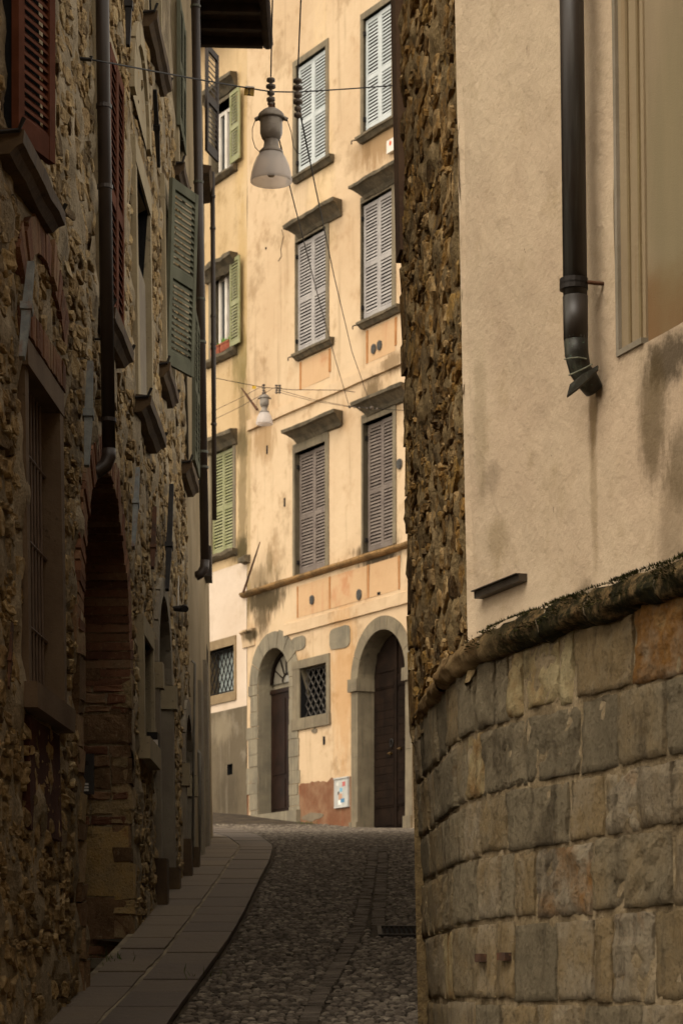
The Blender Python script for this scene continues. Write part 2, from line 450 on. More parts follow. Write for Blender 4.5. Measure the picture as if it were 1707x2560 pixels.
_slat = {}
def slat_mesh(w, mat, hh=.05, th=.009, name='slat'):
    k = (round(w, 3), mat.name, hh)
    if k not in _slat:
        m = MB(); a = R(40); c, s_ = math.cos(a), math.sin(a)
        vs = []
        for x in (-w / 2, w / 2):
            for (p, q) in ((-hh / 2, -th / 2), (hh / 2, -th / 2), (hh / 2, th / 2), (-hh / 2, th / 2)):
                # p runs down the tilted blade, q is thickness; y is outward depth, blade's outer edge is lower
                vs.append((x, p * c * .62 + q * s_ * 0, -p * s_ * 1.2 + q))
        m.add(vs, [(0, 1, 2, 3), (7, 6, 5, 4), (0, 4, 5, 1), (1, 5, 6, 2), (2, 6, 7, 3), (3, 7, 4, 0)])
        _slat[k] = m.mesh(name, mat)
    return _slat[k]
def shutter(parent, origin, ux, un, w, h, mat, pitch=.07, st=.07, rails=None, mid=.5, name='shutter', blade=.06, th=.035, tilt=0.0):
    """louvred leaf: origin lower hinge corner, ux along width, un outward normal, slats are its sub-parts"""
    ux = Vector((ux[0], ux[1], 0)).normalized(); un = Vector((un[0], un[1], 0)).normalized(); uz = Vector((0, 0, 1))
    if ux.cross(un).z < 0:                       # keep the leaf's matrix right-handed
        origin = Vector(origin) + ux * w; ux = -ux
    if tilt:
        uz = (uz - un * tilt).normalized(); un = (un + Vector((0, 0, 1)) * tilt).normalized()
    Mx = Matrix(((ux.x, un.x, uz.x, origin[0]), (ux.y, un.y, uz.y, origin[1]), (ux.z, un.z, uz.z, origin[2]), (0, 0, 0, 1)))
    m = MB()
    def lb(x0, x1, z0, z1, y0=-th / 2, y1=th / 2):
        vs = [(x, y, z) for x in (x0, x1) for (y, z) in ((y0, z0), (y1, z0), (y1, z1), (y0, z1))]
        m.add(vs, [(3, 2, 1, 0), (4, 5, 6, 7), (0, 1, 5, 4), (1, 2, 6, 5), (2, 3, 7, 6), (3, 0, 4, 7)])
    rb, rt, rm = (.11, .08, .09) if rails is None else rails
    lb(0, st, 0, h); lb(w - st, w, 0, h)
    zm = h * mid
    secs = [(rb, h - rt)] if mid <= 0 else [(rb, zm - rm / 2), (zm + rm / 2, h - rt)]
    e = .002
    lb(st, w - st, 0, rb, -th / 2 + e, th / 2 - e); lb(st, w - st, h - rt, h, -th / 2 + e, th / 2 - e)
    if mid > 0: lb(st, w - st, zm - rm / 2, zm + rm / 2, -th / 2 + e, th / 2 - e)
    o = bpy.data.objects.new(name, m.mesh(name, mat)); C.objects.link(o); o.matrix_world = Mx
    o.matrix_basis = Mx
    if parent:
        o.parent = parent; o.matrix_parent_inverse = Matrix.Translation(parent.location).inverted()
    sm = slat_mesh(w - 2 * st + .004, mat, blade)
    for (a, b) in secs:
        n = max(1, int(round((b - a) / pitch)))
        for i in range(n):
            q = bpy.data.objects.new('slat', sm); C.objects.link(q); q.parent = o
            q.location = (w / 2, 0, a + (i + .5) * (b - a) / n); q.rotation_euler = (random.gauss(0, .02), random.gauss(0, .004), 0)
    return o

# ================================================================== STREET (setting)
def wall_base(Y): return lx(Y) - .0136 * (g0(Y) - 2)
EDGE = [(5, -.99), (13, -.93), (14.25, -.88), (16.6, -.762), (19, -.735), (21.3, -.73), (24, -.72), (27, -.77), (29.5, -.976), (33, -1.22), (38, -1.62), (45, -2.35), (52, -3.3)]
MID = [(5, -1.42), (13, -1.30), (15.8, -1.144), (18.2, -1.107), (21.3, -1.09), (26.5, -1.115), (29.5, -1.38), (33, -1.72), (38, -2.2), (45, -3.0), (52, -3.9)]
INN = [(5, -2.0), (13, -1.62), (14.2, -1.53), (16.6, -1.43), (20, -1.44), (23.3, -1.44), (26, -1.47), (30, -1.60), (33, -2.2), (38, -2.8), (45, -3.7), (52, -4.6)]
def li(T, Y):
    for (a, xa), (b, xb) in zip(T, T[1:]):
        if Y <= b: return xa + (xb - xa) * (Y - a) / (b - a)
    return T[-1][1]
def sm(T, Y): return sum(li(T, Y + k * .25) for k in range(-3, 4)) / 7

m = MB(); Ys = [-14 + i * .5 for i in range(300)]; vs = []; fs = []; nx = 60
for i, Y in enumerate(Ys):
    lft = wall_base(Y) - (.04 if 14.0 < Y < 17.0 else .6) if 10.2 < Y < 30.2 else -40
    for k in range(nx + 1):
        u = k / nx; X = lft + (3.2 - lft) * (u / .7) if u < .7 else 3.2 + (u - .7) / .3 * 40
        vs.append((X, Y, G(X, Y) - .02 + .012 * noise.noise(Vector((X * .8, Y * .8, 0)))))
for i in range(len(Ys) - 1):
    for k in range(nx): a = i * (nx + 1) + k; fs.append((a, a + 1, a + nx + 2, a + nx + 1))
m.add(vs, fs); street = m.build('street', M['earth'], kind='structure'); street['label'] = 'narrow cobbled street climbing between old houses'
# cobbles: rounded stones set in jittered rows
def cobble(mb, x, y, w, l, h, rot=0.0, r=None):
    n = 6; z = G(x, y) - .012; sl = (G(x, y + .2) - G(x, y - .2)) / .4; vs = []; ph = random.random(); fs = []
    jr = [random.uniform(.82, 1.1) for _ in range(n)]
    for (q, hh) in ((1, 0), (.82, .75), (.42, 1.0)):
        for k in range(n):
            an = 2 * math.pi * (k + ph) / n; a = w / 2 * math.cos(an) * jr[k] * q; b = l / 2 * math.sin(an) * jr[k] * q
            a, b = a * math.cos(rot) - b * math.sin(rot), a * math.sin(rot) + b * math.cos(rot)
            vs.append((x + a, y + b, z + h * hh + b * sl))
    for i in range(2):
        for k in range(n): a = i * n + k; b = i * n + (k + 1) % n; fs.append((a, b, b + n, a + n))
    fs.append(tuple(range(2 * n, 3 * n)))
    mb.add(vs, fs, random.random() if r is None else r)
SETT = [gpix(770, 2556), gpix(800, 2490), gpix(850, 2410), gpix(897, 2322)]
SET2 = [gpix(898, 2316), gpix(915, 2240), gpix(930, 2160), gpix(934, 2118)]
SET3 = [gpix(945, 2316), gpix(950, 2240), gpix(957, 2160), gpix(955, 2118)]
def linex(T, Y):
    if not T[0].y - .1 <= Y <= T[-1].y: return None
    for a, b in zip(T, T[1:]):
        if Y <= b.y: return a.x + (b.x - a.x) * (Y - a.y) / (b.y - a.y)
setts = []
GR0, GR1 = gpix(945, 2342), gpix(1034, 2322)
cob = []
Y = 11.0
while Y < 49:
    sc_c = .054 if Y < 30 else .08
    x0 = sm(EDGE, Y) + .05; x1 = .75 if Y < 13.5 else 1.0 + (Y - 13.5) * .05
    if Y > 44.5: x1 = min(x1, FO.x + (52 - Y) / .8667 * .4988 + .1)
    X = x0 + random.uniform(0, .04)
    while X < x1:
        w = sc_c * random.uniform(.7, 1.25)
        bad = False
        for T in (SETT, SET2, SET3):
            q = linex(T, Y)
            if q is not None and abs(X - q) < .065: bad = True
        if GR0.y - .05 < Y < GR1.y + .05 and GR0.x - .05 < X < GR1.x + .2: bad = True
        if not bad: cob.append((X + random.uniform(-.012, .012), Y + random.uniform(-.02, .02), w, sc_c * random.uniform(.8, 1.3), random.uniform(.010, .020), random.uniform(-.5, .5)))
        X += w * .95
    Y += sc_c * .86
vis = [c for c in cob if c[1] > 13.1 and c[0] < .5]; vis.sort(key=lambda c: c[1])
near = set(id(c) for c in vis[:290])
for c in vis[:290]:
    m = MB(); cobble(m, *c); m.build('cobble', M['cobble'], street)
m = MB()
for c in cob:
    if id(c) not in near: cobble(m, *c)
m.build('cobbles', M['cobble'], street, kind='stuff')
# rows of long flat setts that run up the street
m = MB()
for T in (SETT, SET2, SET3):
    Y = T[0].y
    while Y < T[-1].y:
        X = linex(T, Y); l = random.uniform(.055, .08)
        m.rv = random.uniform(.2, .6); zz = G(X, Y)
        vs = []
        for (a, b) in ((-.05, .006), (.05, .006), (.05, l - .006), (-.05, l - .006)):
            vs.append((X + a * random.uniform(.8, 1.1), Y + b, G(X, Y + b) + .004 + random.uniform(-.005, .004)))
        vs += [(v[0], v[1], v[2] - .03) for v in vs]
        m.add(vs, [(0, 1, 2, 3), (0, 4, 5, 1), (1, 5, 6, 2), (2, 6, 7, 3), (3, 7, 4, 0)])
        Y += l
m.build('setts', M['cobble'], street, kind='stuff')

# pavement: slabs in two lengthwise rows
pav = MB(); vs = []; fs = []; Yp = [7 + i * .4 for i in range(112)]
for Y in Yp:
    a, b = sm(INN, Y) - .05, sm(EDGE, Y) - .012
    vs += [(a, Y, G(a, Y) + .012), (b, Y, G(b, Y) + .012), (b, Y, G(b, Y) - .1)]
for i in range(len(Yp) - 1): k = i * 3; fs += [(k, k + 1, k + 4, k + 3), (k + 1, k + 2, k + 5, k + 4)]
pav.add(vs, fs); pavement = pav.build('pavement', M['slabjoint'], kind='structure'); pavement['label'] = 'raised stone slab pavement along the left-hand walls'
for (A, B, o) in ((INN, MID, 0), (MID, EDGE, 1)):
    Y = 8 + o * .3; first = True
    while Y < 48:
        l = random.uniform(.5, .85) if Y < 28 else random.uniform(.8, 1.3)
        e = .010 + .006 * random.random(); n = 3; m = MB(); m.rv = random.uniform(0, .45) if o else random.uniform(.4, 1); vs = []; fs = []
        sk = random.uniform(-.02, .03); dz = random.uniform(-.003, .004)
        for i in range(n + 1):
            yy = Y + e + (l - 2 * e) * i / n
            for (u, dd) in ((0, -.035), (0, 0), (.5, 0), (1, 0), (1, -.035)):
                a = sm(A, yy) + (.014 if o else 0); b = sm(B, yy) - (0 if o else .010 + .035 * abs(noise.noise(Vector((3, yy * 2.3, 1))))); x = a + (b - a) * u
                j = .006 * noise.noise(Vector((x * 9, yy * 9, 5)))
                vs.append((x + j, yy + sk * u + j, G(x, yy) + .022 + dz + dd + (.4 * j)))
        for i in range(n):
            for k in range(4): a = i * 5 + k; fs.append((a, a + 1, a + 6, a + 5))
        fs += [(0, 1, 2, 3, 4), tuple(n * 5 + k for k in (4, 3, 2, 1, 0))]
        m.add(vs, fs); m.build('slab', M['slab'], pavement); Y += l
# small weeds where the wall meets the pavement
m = MB(); mg = simple('weed_green', '3c4a1c', '5a5a2a', 8)
for (c, n) in ((gpix(700 + 70, 2062), 60), (gpix(266, 2414), 25), (gpix(525, 2450), 12)):
    for _ in range(n):
        x = c.x + random.gauss(0, .1); y = c.y + random.gauss(0, .1); z = G(x, y); a = random.random() * 6.3; h = random.uniform(.03, .09)
        m.add([(x, y, z), (x + .012 * math.cos(a), y + .012 * math.sin(a), z + h * .5), (x + .03 * math.cos(a + .5), y + .03 * math.sin(a + .5), z + h)], [(0, 1, 2)])
m.build('weeds', mg, street, kind='stuff')

# ================================================================== YELLOW HOUSE (end of the street)
def f(x, y, d=0): return pix(F, x, y, d)
def fs_(x, y=1200, d=0): return pix(F, x, y, d)[0]
zc = lambda x, y, d=0: pix(F, x, y, d)[1]
st = []
def stn(x, y, rx, ry, col, amt):      # centre in the photograph, size in metres on the wall
    s, z = f(x, y); st.append(((s, z), (rx, ry), col, amt))
stn(600 + 60, 1500, .9, .25, '3e3420', .9); stn(655, 1445, .8, .25, '6b5a3c', .55); stn(655, 1520, .35, .55, '4a3e2a', .8); stn(690, 1490, .3, .35, '4a3e2a', .5)
stn(675, 1402, .15, .3, '6e5d40', .6)
stn(950, 1395, .75, .35, '2e261a', .9); stn(930, 1370, .7, .12, '4a3c26', .8)
stn(660, 1095, .5, .45, '8a6a40', .6); stn(950, 345, .8, .5, '8a6c48', .8); stn(920, 330, .1, .8, '7d6242', .5)
stn(930, 985, .35, .3, '5c4a30', .8); stn(985, 905, .4, .2, '6b5436', .7); stn(630, 1590, .3, .12, '3e3420', .9)
stn(620, 1240, .14, 2.4, '8a7448', .5); stn(695, 1690, 1.3, .5, 'a87c42', .35); stn(860, 1700, .5, 1.6, 'b07c3c', .45)
stn(800, 480, .5, 3.5, 'd9bd8c', .3)
M['yellow'] = facade_mat('yellow_plaster', 'bea382', 'cab190', 'ac8c68', st)
M['pink'] = facade_mat('rusty_plaster', 'bc9a74', 'c4a27c', 'b08a64', [], streakc='a8562c')
M['fstone'] = simple('grey_facade_stone', '6c614e', '7c705a', 2.5, .85, .006, 20, speck='5a5142', streak='4a4336')
M['fstone2'] = simple('arch_grey_stone', '6c6454', '7e7460', 2.0, .85, .012, 10, speck='625c4e', streak='9a8f76')
M['hood'] = simple('weathered_hood_stone', '4f4738', '6a5e4a', 4, .9, .01, 16, speck='8a7e68', streak='3a3326')
M['reveal'] = simple('opening_reveal', '5c5240', '4c4334', 3, .9)
M['darkin'] = simple('dark_interior', '070605', '0b0908', 3, .9)  # near-black colour stands in for the shade inside openings
M['groove'] = simple('rusty_groove', '9a6c40', 'ae7e50', 6, .9)
yh = thing('yellow_house', 'tall peach-yellow plastered house closing the street, with two arched doors', 'house', PF(0, g0(52), 0))

WIN = {  # name: surround x0, x1, y top; shutter x0, x1, y top, y bottom; sill x0,x1,y ; hood x0,x1,y or None ; colour
 'A': (731.5, 817.5, 155, 746, 812, 169, 437, 726, 824, 458, None, 'blue'),
 'B': (900.5, 990, 36, 914, 977, 52, 329, 889, 999, 358, None, 'blue'),
 'C': (737.6, 821, 590, 744.5, 812.7, 612, 884, 730, 824, 901, (706, 833, 564), 'lilac'),
 'D': (901, 988, 496, 908.8, 977.7, 515, 801, 892, 992, 822, (870, 1000, 465), 'lilac'),
 'E': (731.4, 821, 1119, 748, 811, 1138, 1437, None, None, None, (703, 834.7, 1077), 'mauve'),
 'F': (903, 989, 1040, 918.5, 979.8, 1064, 1382, None, None, None, (875, 1001, 1007), 'mauve')}
M['blue'] = simple('pale_blue_shutter_paint', 'b4b9b7', 'c0c4c2', 4, .6, .001, vary=.12)
M['lilac'] = simple('lilac_grey_shutter_paint', '9a9490', 'aaa49e', 4, .8, .001, spec=.15, speck='7a6e6c', vary=.15)
M['mauve'] = simple('mauve_brown_shutter_paint', '6c6058', '7c7066', 4, .85, .001, speck='b0a49c', vary=.2)
M['greenp'] = simple('yellow_green_shutter_paint', '84845a', '94926c', 4, .6, .001, vary=.15)
M['sage'] = simple('sage_green_shutter_paint', '5a5a4c', '686858', 4, .9, .001, spec=.08, vary=.15)
M['redp'] = simple('brick_red_shutter_paint', '56301f', '643a28', 5, .9, .001, spec=.08, vary=.15)
M['brownp'] = simple('dark_brown_shutter_paint', '2a211b', '35291f', 5, .6, .001, vary=.15)
M['iron'] = simple('black_iron', '1d1a18', '2b2622', 8, .6, .002, 40, metal=.4)
M['rust'] = simple('rusty_iron', '5a3a24', '3a2a20', 6, .8, .003, 40, speck='7d5230')
M['glass'] = simple('window_glass', '23282a', '30373a', 1, .12, .0, 2, spec=.6)
M['white'] = simple('white_window_paint', 'c6bcae', 'd4ccc0', 4, .6, .001)
M['wood'] = simple('dark_door_wood', '1a130e', '241a13', 3, .9, .003, 12, spec=.05, streak='120d0a')
M['redwood'] = simple('reddish_door_wood', '1c120c', '261811', 3, .5, .002, 12, spec=.1, streak='24120c')

holes = []; ftop = {}
for k, (a, b, yt, sx0, sx1, sy0, sy1, q0, q1, qy, hood, colr) in WIN.items():
    deep = .085 if k in 'EF' else .04
    s0, zt = f(sx0, sy0, -deep); s1 = fs_(sx1, sy0, -deep); zb = zc(sx0, sy1, -deep)
    so0 = fs_(a, sy0, .02); so1 = fs_(b, sy0, .02)
    i0 = s0 - .02; s1 = fs_(sx1, sy0, .025); i1 = s1 + .01
    zt2 = zt + .03; ztop = zc(a, yt, .02); ztop = max(ztop, zt2 + .12)
    holes.append((i0, i1, zb - .02, zt2))
    m = MB(); recess(m, F, i0, i1, zb - .02, zt2, .45); m.build('window_opening', M['reveal'], yh)
    m = MB(); i1o = max(so1, i1 + .12)
    box(m, F, so0, i0, zb - .02, zt2, -.3, .025); box(m, F, i1, i1o, zb - .02, zt2, -.3, .025); box(m, F, so0, i1o, zt2, ztop, -.3, .027)
    m.build('window_surround', M['fstone'], yh)
    w = (s1 - s0) / 2 - .01
    for q in (0, 1):
        sa = s0 + q * (w + .02); ang = random.uniform(.01, .05) * (1 if q else -1) if k in 'EF' else .012 * (1 if q else -1)
        un = (FN + Vector((FU.x, FU.y)) * 0); o = PF(sa, zb, -deep - .02)
        shutter(yh, o, (FU.x + FN.x * ang, FU.y + FN.y * ang), (FN.x, FN.y), w, zt - zb, M[colr], pitch=.068, st=.07, mid=.47, blade=.062)
    if q0:
        s0_, z_ = f(q0, qy, .13); s1_ = fs_(q1, qy, .13)
        m = MB(); prof(m, F, s0_ + .06, s1_ - .06, [(0, z_ - .02), (.06, z_ - .01), (.12, z_ + .06), (.15, z_ + .07), (.15, z_ + .125), (-.1, z_ + .16)], .5, 6, .006)
        m.build('window_sill', M['hood'], yh)
        for (sx, dd) in ((s0_ - .12, 0),):
            mm = MB(); p = [PF(sx + .1, z_ + .1, 0), PF(sx + .02, z_ + .1, .12), PF(sx - .03, z_ + .09, .14), PF(sx - .03, z_ + .03, .14)]
            tube(mm, p, .014, 5); mm.build('shutter_hook', M['iron'], yh)
    if hood:
        s0_, z_ = f(hood[0], hood[2], .32); s1_ = fs_(hood[1], hood[2] - 60, .32)
        m = MB(); prof(m, F, s0_ + .2, s1_ - .2, [(0, z_ - .28), (.05, z_ - .27), (.10, z_ - .2), (.16, z_ - .15), (.24, z_ - .09), (.27, z_ - .075), (.32, z_ - .06), (.33, z_), (0, z_ + .05)], .6, 8, .012)
        m.build('window_hood', M['hood'], yh)
        m = MB(); box(m, F, so0 + .02, i1o - .02, ztop, z_ - .26, -.1, .035); m.build('hood_frieze', M['fstone'], yh)
    for q in (0, 1):       # strap hinges
        for zz in (zb + .25, zt - .25):
            mm = MB(); ss = s0 - .01 if q == 0 else s1 + .01
            box(mm, F, ss - .03, ss + .03, zz - .04, zz + .04, -deep, -deep + .05); mm.build('hinge', M['iron'], yh)

# small arched door, grated window, big arched door
sd0 = fs_(646, 1700); sd1 = fs_(724, 1700); rs_ = (sd1 - sd0) / 2; zs1 = zc(690, 1619) - rs_; zb1 = zc(680, 2034)
gw0, gw1 = fs_(751, 1680), fs_(818, 1680); gzt, gzb = zc(751, 1672), zc(751, 1797)
bd0 = fs_(897, 1700); bd1 = fs_(1016, 1700); rb_ = (bd1 - bd0) / 2; zs2 = zc(957, 1574) - rb_; zb2 = zc(960, 2080)
m = MB(); sheet(m, F, 0, 11, 2.2, 25, holes + [(gw0, gw1, gzb, gzt)], .5, .012, 1.1, [(sd0, sd1, zb1 - .3, zs1), (bd0, bd1, zb2 - .4, zs2)])
m.build('plaster_wall', M['yellow'], yh, smooth=True)
m = MB(); box(m, F, .02, 11, 2.2, 25, -6, -1.2); m.build('house_core', M['darkin'], yh)
m = MB(); box(m, F, -.6, 11.4, 25, 25.3, -6.4, .9); m.build('roof', M['hood'], yh)
m = MB(); arch_recess(m, F, sd0, sd1, zb1 - .3, zs1, .36); m.build('door_reveal', M['fstone2'], yh)
m = MB(); arch_recess(m, F, bd0, bd1, zb2 - .4, zs2, .42); m.build('door_reveal', M['fstone'], yh)
# doors
lf0, lf1 = sd0 + .02, sd1 - .02; ztr = zc(700, 1733, -.3)
m = MB(); box(m, F, lf0, lf1, zb1, ztr, -.35, -.30); box(m, F, lf0, lf1, ztr, ztr + .09, -.35, -.27)
dr = m.build('pedestrian_door', M['redwood'], yh)
for q in (0, 1):
    mid = (lf0 + lf1) / 2
    for (za, zbb) in ((zb1 + .12, zb1 + .75), (zb1 + .85, ztr - .12)):
        a = lf0 + .06 if q == 0 else mid + .03; b = mid - .03 if q == 0 else lf1 - .06
        mm = MB(); box(mm, F, a, b, za, zbb, -.3, -.285); mm.build('door_panel', M['redwood'], dr)
m = MB(); cF = (sd0 + sd1) / 2
N = 16
for i in range(N):   # fanlight frame arc and pane
    a0, a1 = math.pi * i / N, math.pi * (i + 1) / N; vouss(m, F, cF, max(ztr + .1, zs1), rs_ - .1, rs_ - .02, a0, a1, -.34, -.27, 0, 1)
fl = m.build('fanlight', M['wood'], yh)
m = MB(); zq = max(ztr + .1, zs1); ol = [F.P(cF + (rs_ - .06) * math.cos(math.pi * i / N), zq + (rs_ - .06) * math.sin(math.pi * i / N), -.32) for i in range(N + 1)]
m.add(ol, [tuple(range(N, -1, -1))]); m.build('pane', simple('fanlight_glass', '6a6458', '8a8272', 1.2, .15, 0, 1, spec=.5), fl)
m = MB()
for an in (30, 62, 90, 118, 150):
    a = R(an); tube(m, [F.P(cF + .16 * math.cos(a), zq + .16 * math.sin(a), -.30), F.P(cF + (rs_ - .06) * math.cos(a), zq + (rs_ - .06) * math.sin(a), -.30)], .014, 5)
tube(m, [F.P(cF + .17 * math.cos(R(k)), zq + .17 * math.sin(R(k)), -.30) for k in range(0, 181, 15)], .014, 5)
m.build('glazing_bars', M['wood'], fl)
# big door: plank leaves with panels, iron knocker and handles
m = MB(); arch_leaf = MB(); r2 = rb_ - .02; cB = (bd0 + bd1) / 2
pts = [(bd0 + .02, zb2), (bd1 - .02, zb2)] + [(cB + r2 * math.cos(math.pi * i / 20), zs2 + r2 * math.sin(math.pi * i / 20)) for i in range(21)]
n = len(pts); vsx = [F.P(s, z, -.34) for s, z in pts] + [F.P(s, z, -.40) for s, z in pts]
arch_leaf.add(vsx, [tuple(range(n - 1, -1, -1)), tuple(range(n, 2 * n))] + [(i, (i + 1) % n, n + (i + 1) % n, n + i) for i in range(n)])
bd = arch_leaf.build('carriage_door', M['wood'], yh)
for q in (-1, 1):
    a, b = (bd0 + .06, cB - .03) if q < 0 else (cB + .03, bd1 - .06)
    for (za, zbb) in ((zb2 + .12, zb2 + .42), (zb2 + .52, zs2 - .28), (zs2 - .18, zs2 + .06)):
        mm = MB(); box(mm, F, a, b, za, zbb, -.34, -.325); mm.build('door_rail_panel', M['wood'], bd)
        nn = max(1, int((zbb - za) / .16))
        for i in range(nn):
            mm = MB(); box(mm, F, a + .05, b - .05, za + .03 + i * (zbb - za - .06) / nn + .004, za + .03 + (i + 1) * (zbb - za - .06) / nn - .004, -.325, -.312, .002); mm.build('door_board', M['wood'], bd)
    mm = MB(); box(mm, F, a + .1, b - .05, zs2 + .15, zs2 + rb_ * .62, -.34, -.322); mm.build('door_rail_panel', M['wood'], bd)
mm = MB(); box(mm, F, cB - .045, cB + .045, zb2 + .02, zs2 + rb_ - .06, -.34, -.30); mm.build('door_cover_strip', M['wood'], bd)
brass = simple('worn_brass', '7a6038', '5a4426', 9, .4, 0, metal=.8)
for (sx, zz) in ((cB - .17, zc(970, 1878)), (cB + .2, zc(970, 1870))):
    mm = MB(); c = F.P(sx, zz, -.30); tube(mm, [F.P(sx, zz, -.34), F.P(sx, zz, -.27)], .03, 8); tube(mm, [F.P(sx - .05, zz, -.26), F.P(sx + .05, zz, -.26)], .018, 6); mm.build('door_handle', brass, bd)
mm = MB(); sx, zz = cB - .15, zc(968, 1852); tube(mm, [F.P(sx + .05 * math.cos(t * .52), zz + .08 * math.sin(t * .52), -.30) for t in range(13)], .014, 5); mm.build('knocker', M['iron'], bd)
# stone dressings of the small arch
def jambstack(a, b, z0, z1, mat, d=.02, wob=.06, hs=(.22, .42), side=1, name='jamb_stone'):
    z = z0
    while z < z1 - .05:
        h = min(random.uniform(*hs), z1 - z)
        e = random.uniform(-wob, wob)
        mm = MB(); aa, bb = (a + e, b) if side < 0 else (a, b + e)
        box(mm, F, aa + .004, bb - .004, z + .006, z + h - .006, -.2, d + random.uniform(-.006, .01), .005); mm.build(name, mat, yh)
        z += h
jambstack(sd0 - .45, sd0, zb1 - .2, zs1, M['fstone2'], side=-1, wob=.13)
jambstack(sd1, sd1 + .40, zb1 - .3, zs1, M['fstone2'], side=1, wob=.08)
nv = 7
for i in range(nv):
    a0 = math.pi * i / nv + .012; a1 = math.pi * (i + 1) / nv - .012
    mm = MB(); vouss(mm, F, cF, zs1, rs_, rs_ + .36 + random.uniform(-.04, .05), a0, a1, -.2, .025, .004, 3); mm.build('voussoir', M['fstone2'], yh)
mm = MB(); box(mm, F, sd0 - .1, sd1 + .5, zb1 - .4, zb1, -.34, .12, .01); mm.build('door_step', M['fstone2'], yh)
# dressings of the big arch: pilaster, impost, ring, plinth
pw = abs(fs_(881, 1900) - fs_(897, 1900))
for (a, b) in ((bd0 - pw, bd0), (bd1, bd1 + pw)):
    z = zb2 + .25; 
    while z < zs2 - .25:
        h = min(1.3, zs2 - .2 - z); mm = MB(); box(mm, F, a, b, z, z + h - .006, -.3, .03, .003); mm.build('jamb_stone', M['fstone'], yh); z += h
    mm = MB(); box(mm, F, a - .03, b + .002, zb2 - .3, zb2 + .25, -.3, .07, .004); mm.build('plinth', M['fstone'], yh)
    mm = MB(); box(mm, F, a - .05, b + .04, zs2 - .2, zs2 + .05, -.41, .09, .003); mm.build('impost', M['fstone'], yh)
for i in range(7):
    a0 = math.pi * i / 7 + .006; a1 = math.pi * (i + 1) / 7 - .006
    if i == 0: a0 += .05
    if i == 6: a1 -= .05
    mm = MB(); vouss(mm, F, cB, zs2, rb_, rb_ + pw * 1.05, a0, a1, -.3, .035, .002, 4); mm.build('voussoir', M['fstone'], yh)
# grated window
m = MB(); recess(m, F, gw0, gw1, gzb, gzt, .5); m.build('window_opening', M['darkin'], yh)
m = MB(); go0, go1 = fs_(734, 1680), fs_(826, 1680)
box(m, F, go0, gw0, gzb, gzt, -.2, .03, .004); box(m, F, gw1, go1, gzb, gzt, -.2, .03, .004)
box(m, F, go0 - .02, go1, gzt, gzt + .17, -.2, .034, .004); box(m, F, go0 - .04, go1 + .02, gzb - .24, gzb, -.2, .05, .008)
m.build('window_surround', M['fstone'], yh)
def lattice(par_, s0, s1, z0, z1, d, nx, nz, rad, mat):
    m = MB(); w = (s1 - s0) / nx; h = (z1 - z0) / nz
    for i in range(-nz, nx + nz):
        for sg in (1, -1):
            pts = []
            for k in range(nz * 2 + 1):
                ss = s0 + (i + sg * k * .5) * w; zz = z0 + k * h / 2
                if s0 - .001 <= ss <= s1 + .001: pts.append(F.P(ss, zz, d + sg * .008))
            if len(pts) > 1: tube(m, pts, rad, 5)
    for zz in (z0, z1): tube(m, [F.P(s0, zz, d), F.P(s1, zz, d)], rad * 1.3, 5)
    return m.build('window_grille', mat, par_)
lattice(yh, gw0 + .02, gw1 - .02, gzb + .02, gzt - .02, -.12, 5, 4, .014, simple('grey_grille_iron', '4a4540', '5d5850', 6, .6, metal=.3))
# blocked stone patches
for (a, b, t, bt) in ((730, 764, 1588, 1624), (826, 875, 1566, 1620)):
    mm = MB(); s0, z1 = f(a, t + 8); s1 = fs_(b, t); z0 = zc(a, bt + 6); n = 12
    ol = []
    for i in range(n):
        an = 2 * math.pi * (i + .5) / n; ol.append(((s0 + s1) / 2 + (s1 - s0) / 1.9 * math.copysign(abs(math.cos(an)) ** .45, math.cos(an)), (z0 + z1) / 2 + (z1 - z0) / 1.9 * math.copysign(abs(math.sin(an)) ** .45, math.sin(an)) + random.uniform(-.02, .02)))
    vs = [F.P(s, z, -.03) for s, z in ol] + [F.P(s, z, .018) for s, z in ol]
    mm.add(vs, [tuple(range(n, 2 * n))] + [(i, (i + 1) % n, n + (i + 1) % n, n + i) for i in range(n)]); mm.build('exposed_stone', M['fstone2'], yh)
# string courses and bottom band
def band(x0, y0, s1, hgt, proj, mat, name, pr=None, rjit=.004, seg=30):
    s0, z0 = f(x0, y0, 0); m = MB(); prof(m, F, s0, s1, pr(z0) if pr else [(0, z0), (proj, z0 + .01), (proj, z0 + hgt - .02), (0, z0 + hgt)], 0, seg, rjit)
    return m.build(name, mat, yh)
band(622, 1079, 11, .24, .06, M['yellow'], 'string_course')
band(713, 1592, 11, .26, .05, M['yellow'], 'string_course')
band(609, 1499, 11, .14, .18, simple('stained_cornice_plaster', '6e5636', '967448', 2, .9, .01, 10, speck='3a3020', streak='3e3222'), 'string_course',
     pr=lambda z: [(0, z + .02), (.05, z + .03), (.10, z + .06), (.12, z + .09), (.12, z + .13), (0, z + .16)], rjit=.008)
m = MB(); s0, z1 = f(609, 1580, 0); prof(m, F, s0, s0 + .55, [(0, z1 - .36), (.03, z1 - .36), (.07, z1 - .08), (.12, z1 - .04), (.12, z1), (0, z1 + .03)], 0, 4, .006); m.build('pilaster_cap', M['yellow'], yh)
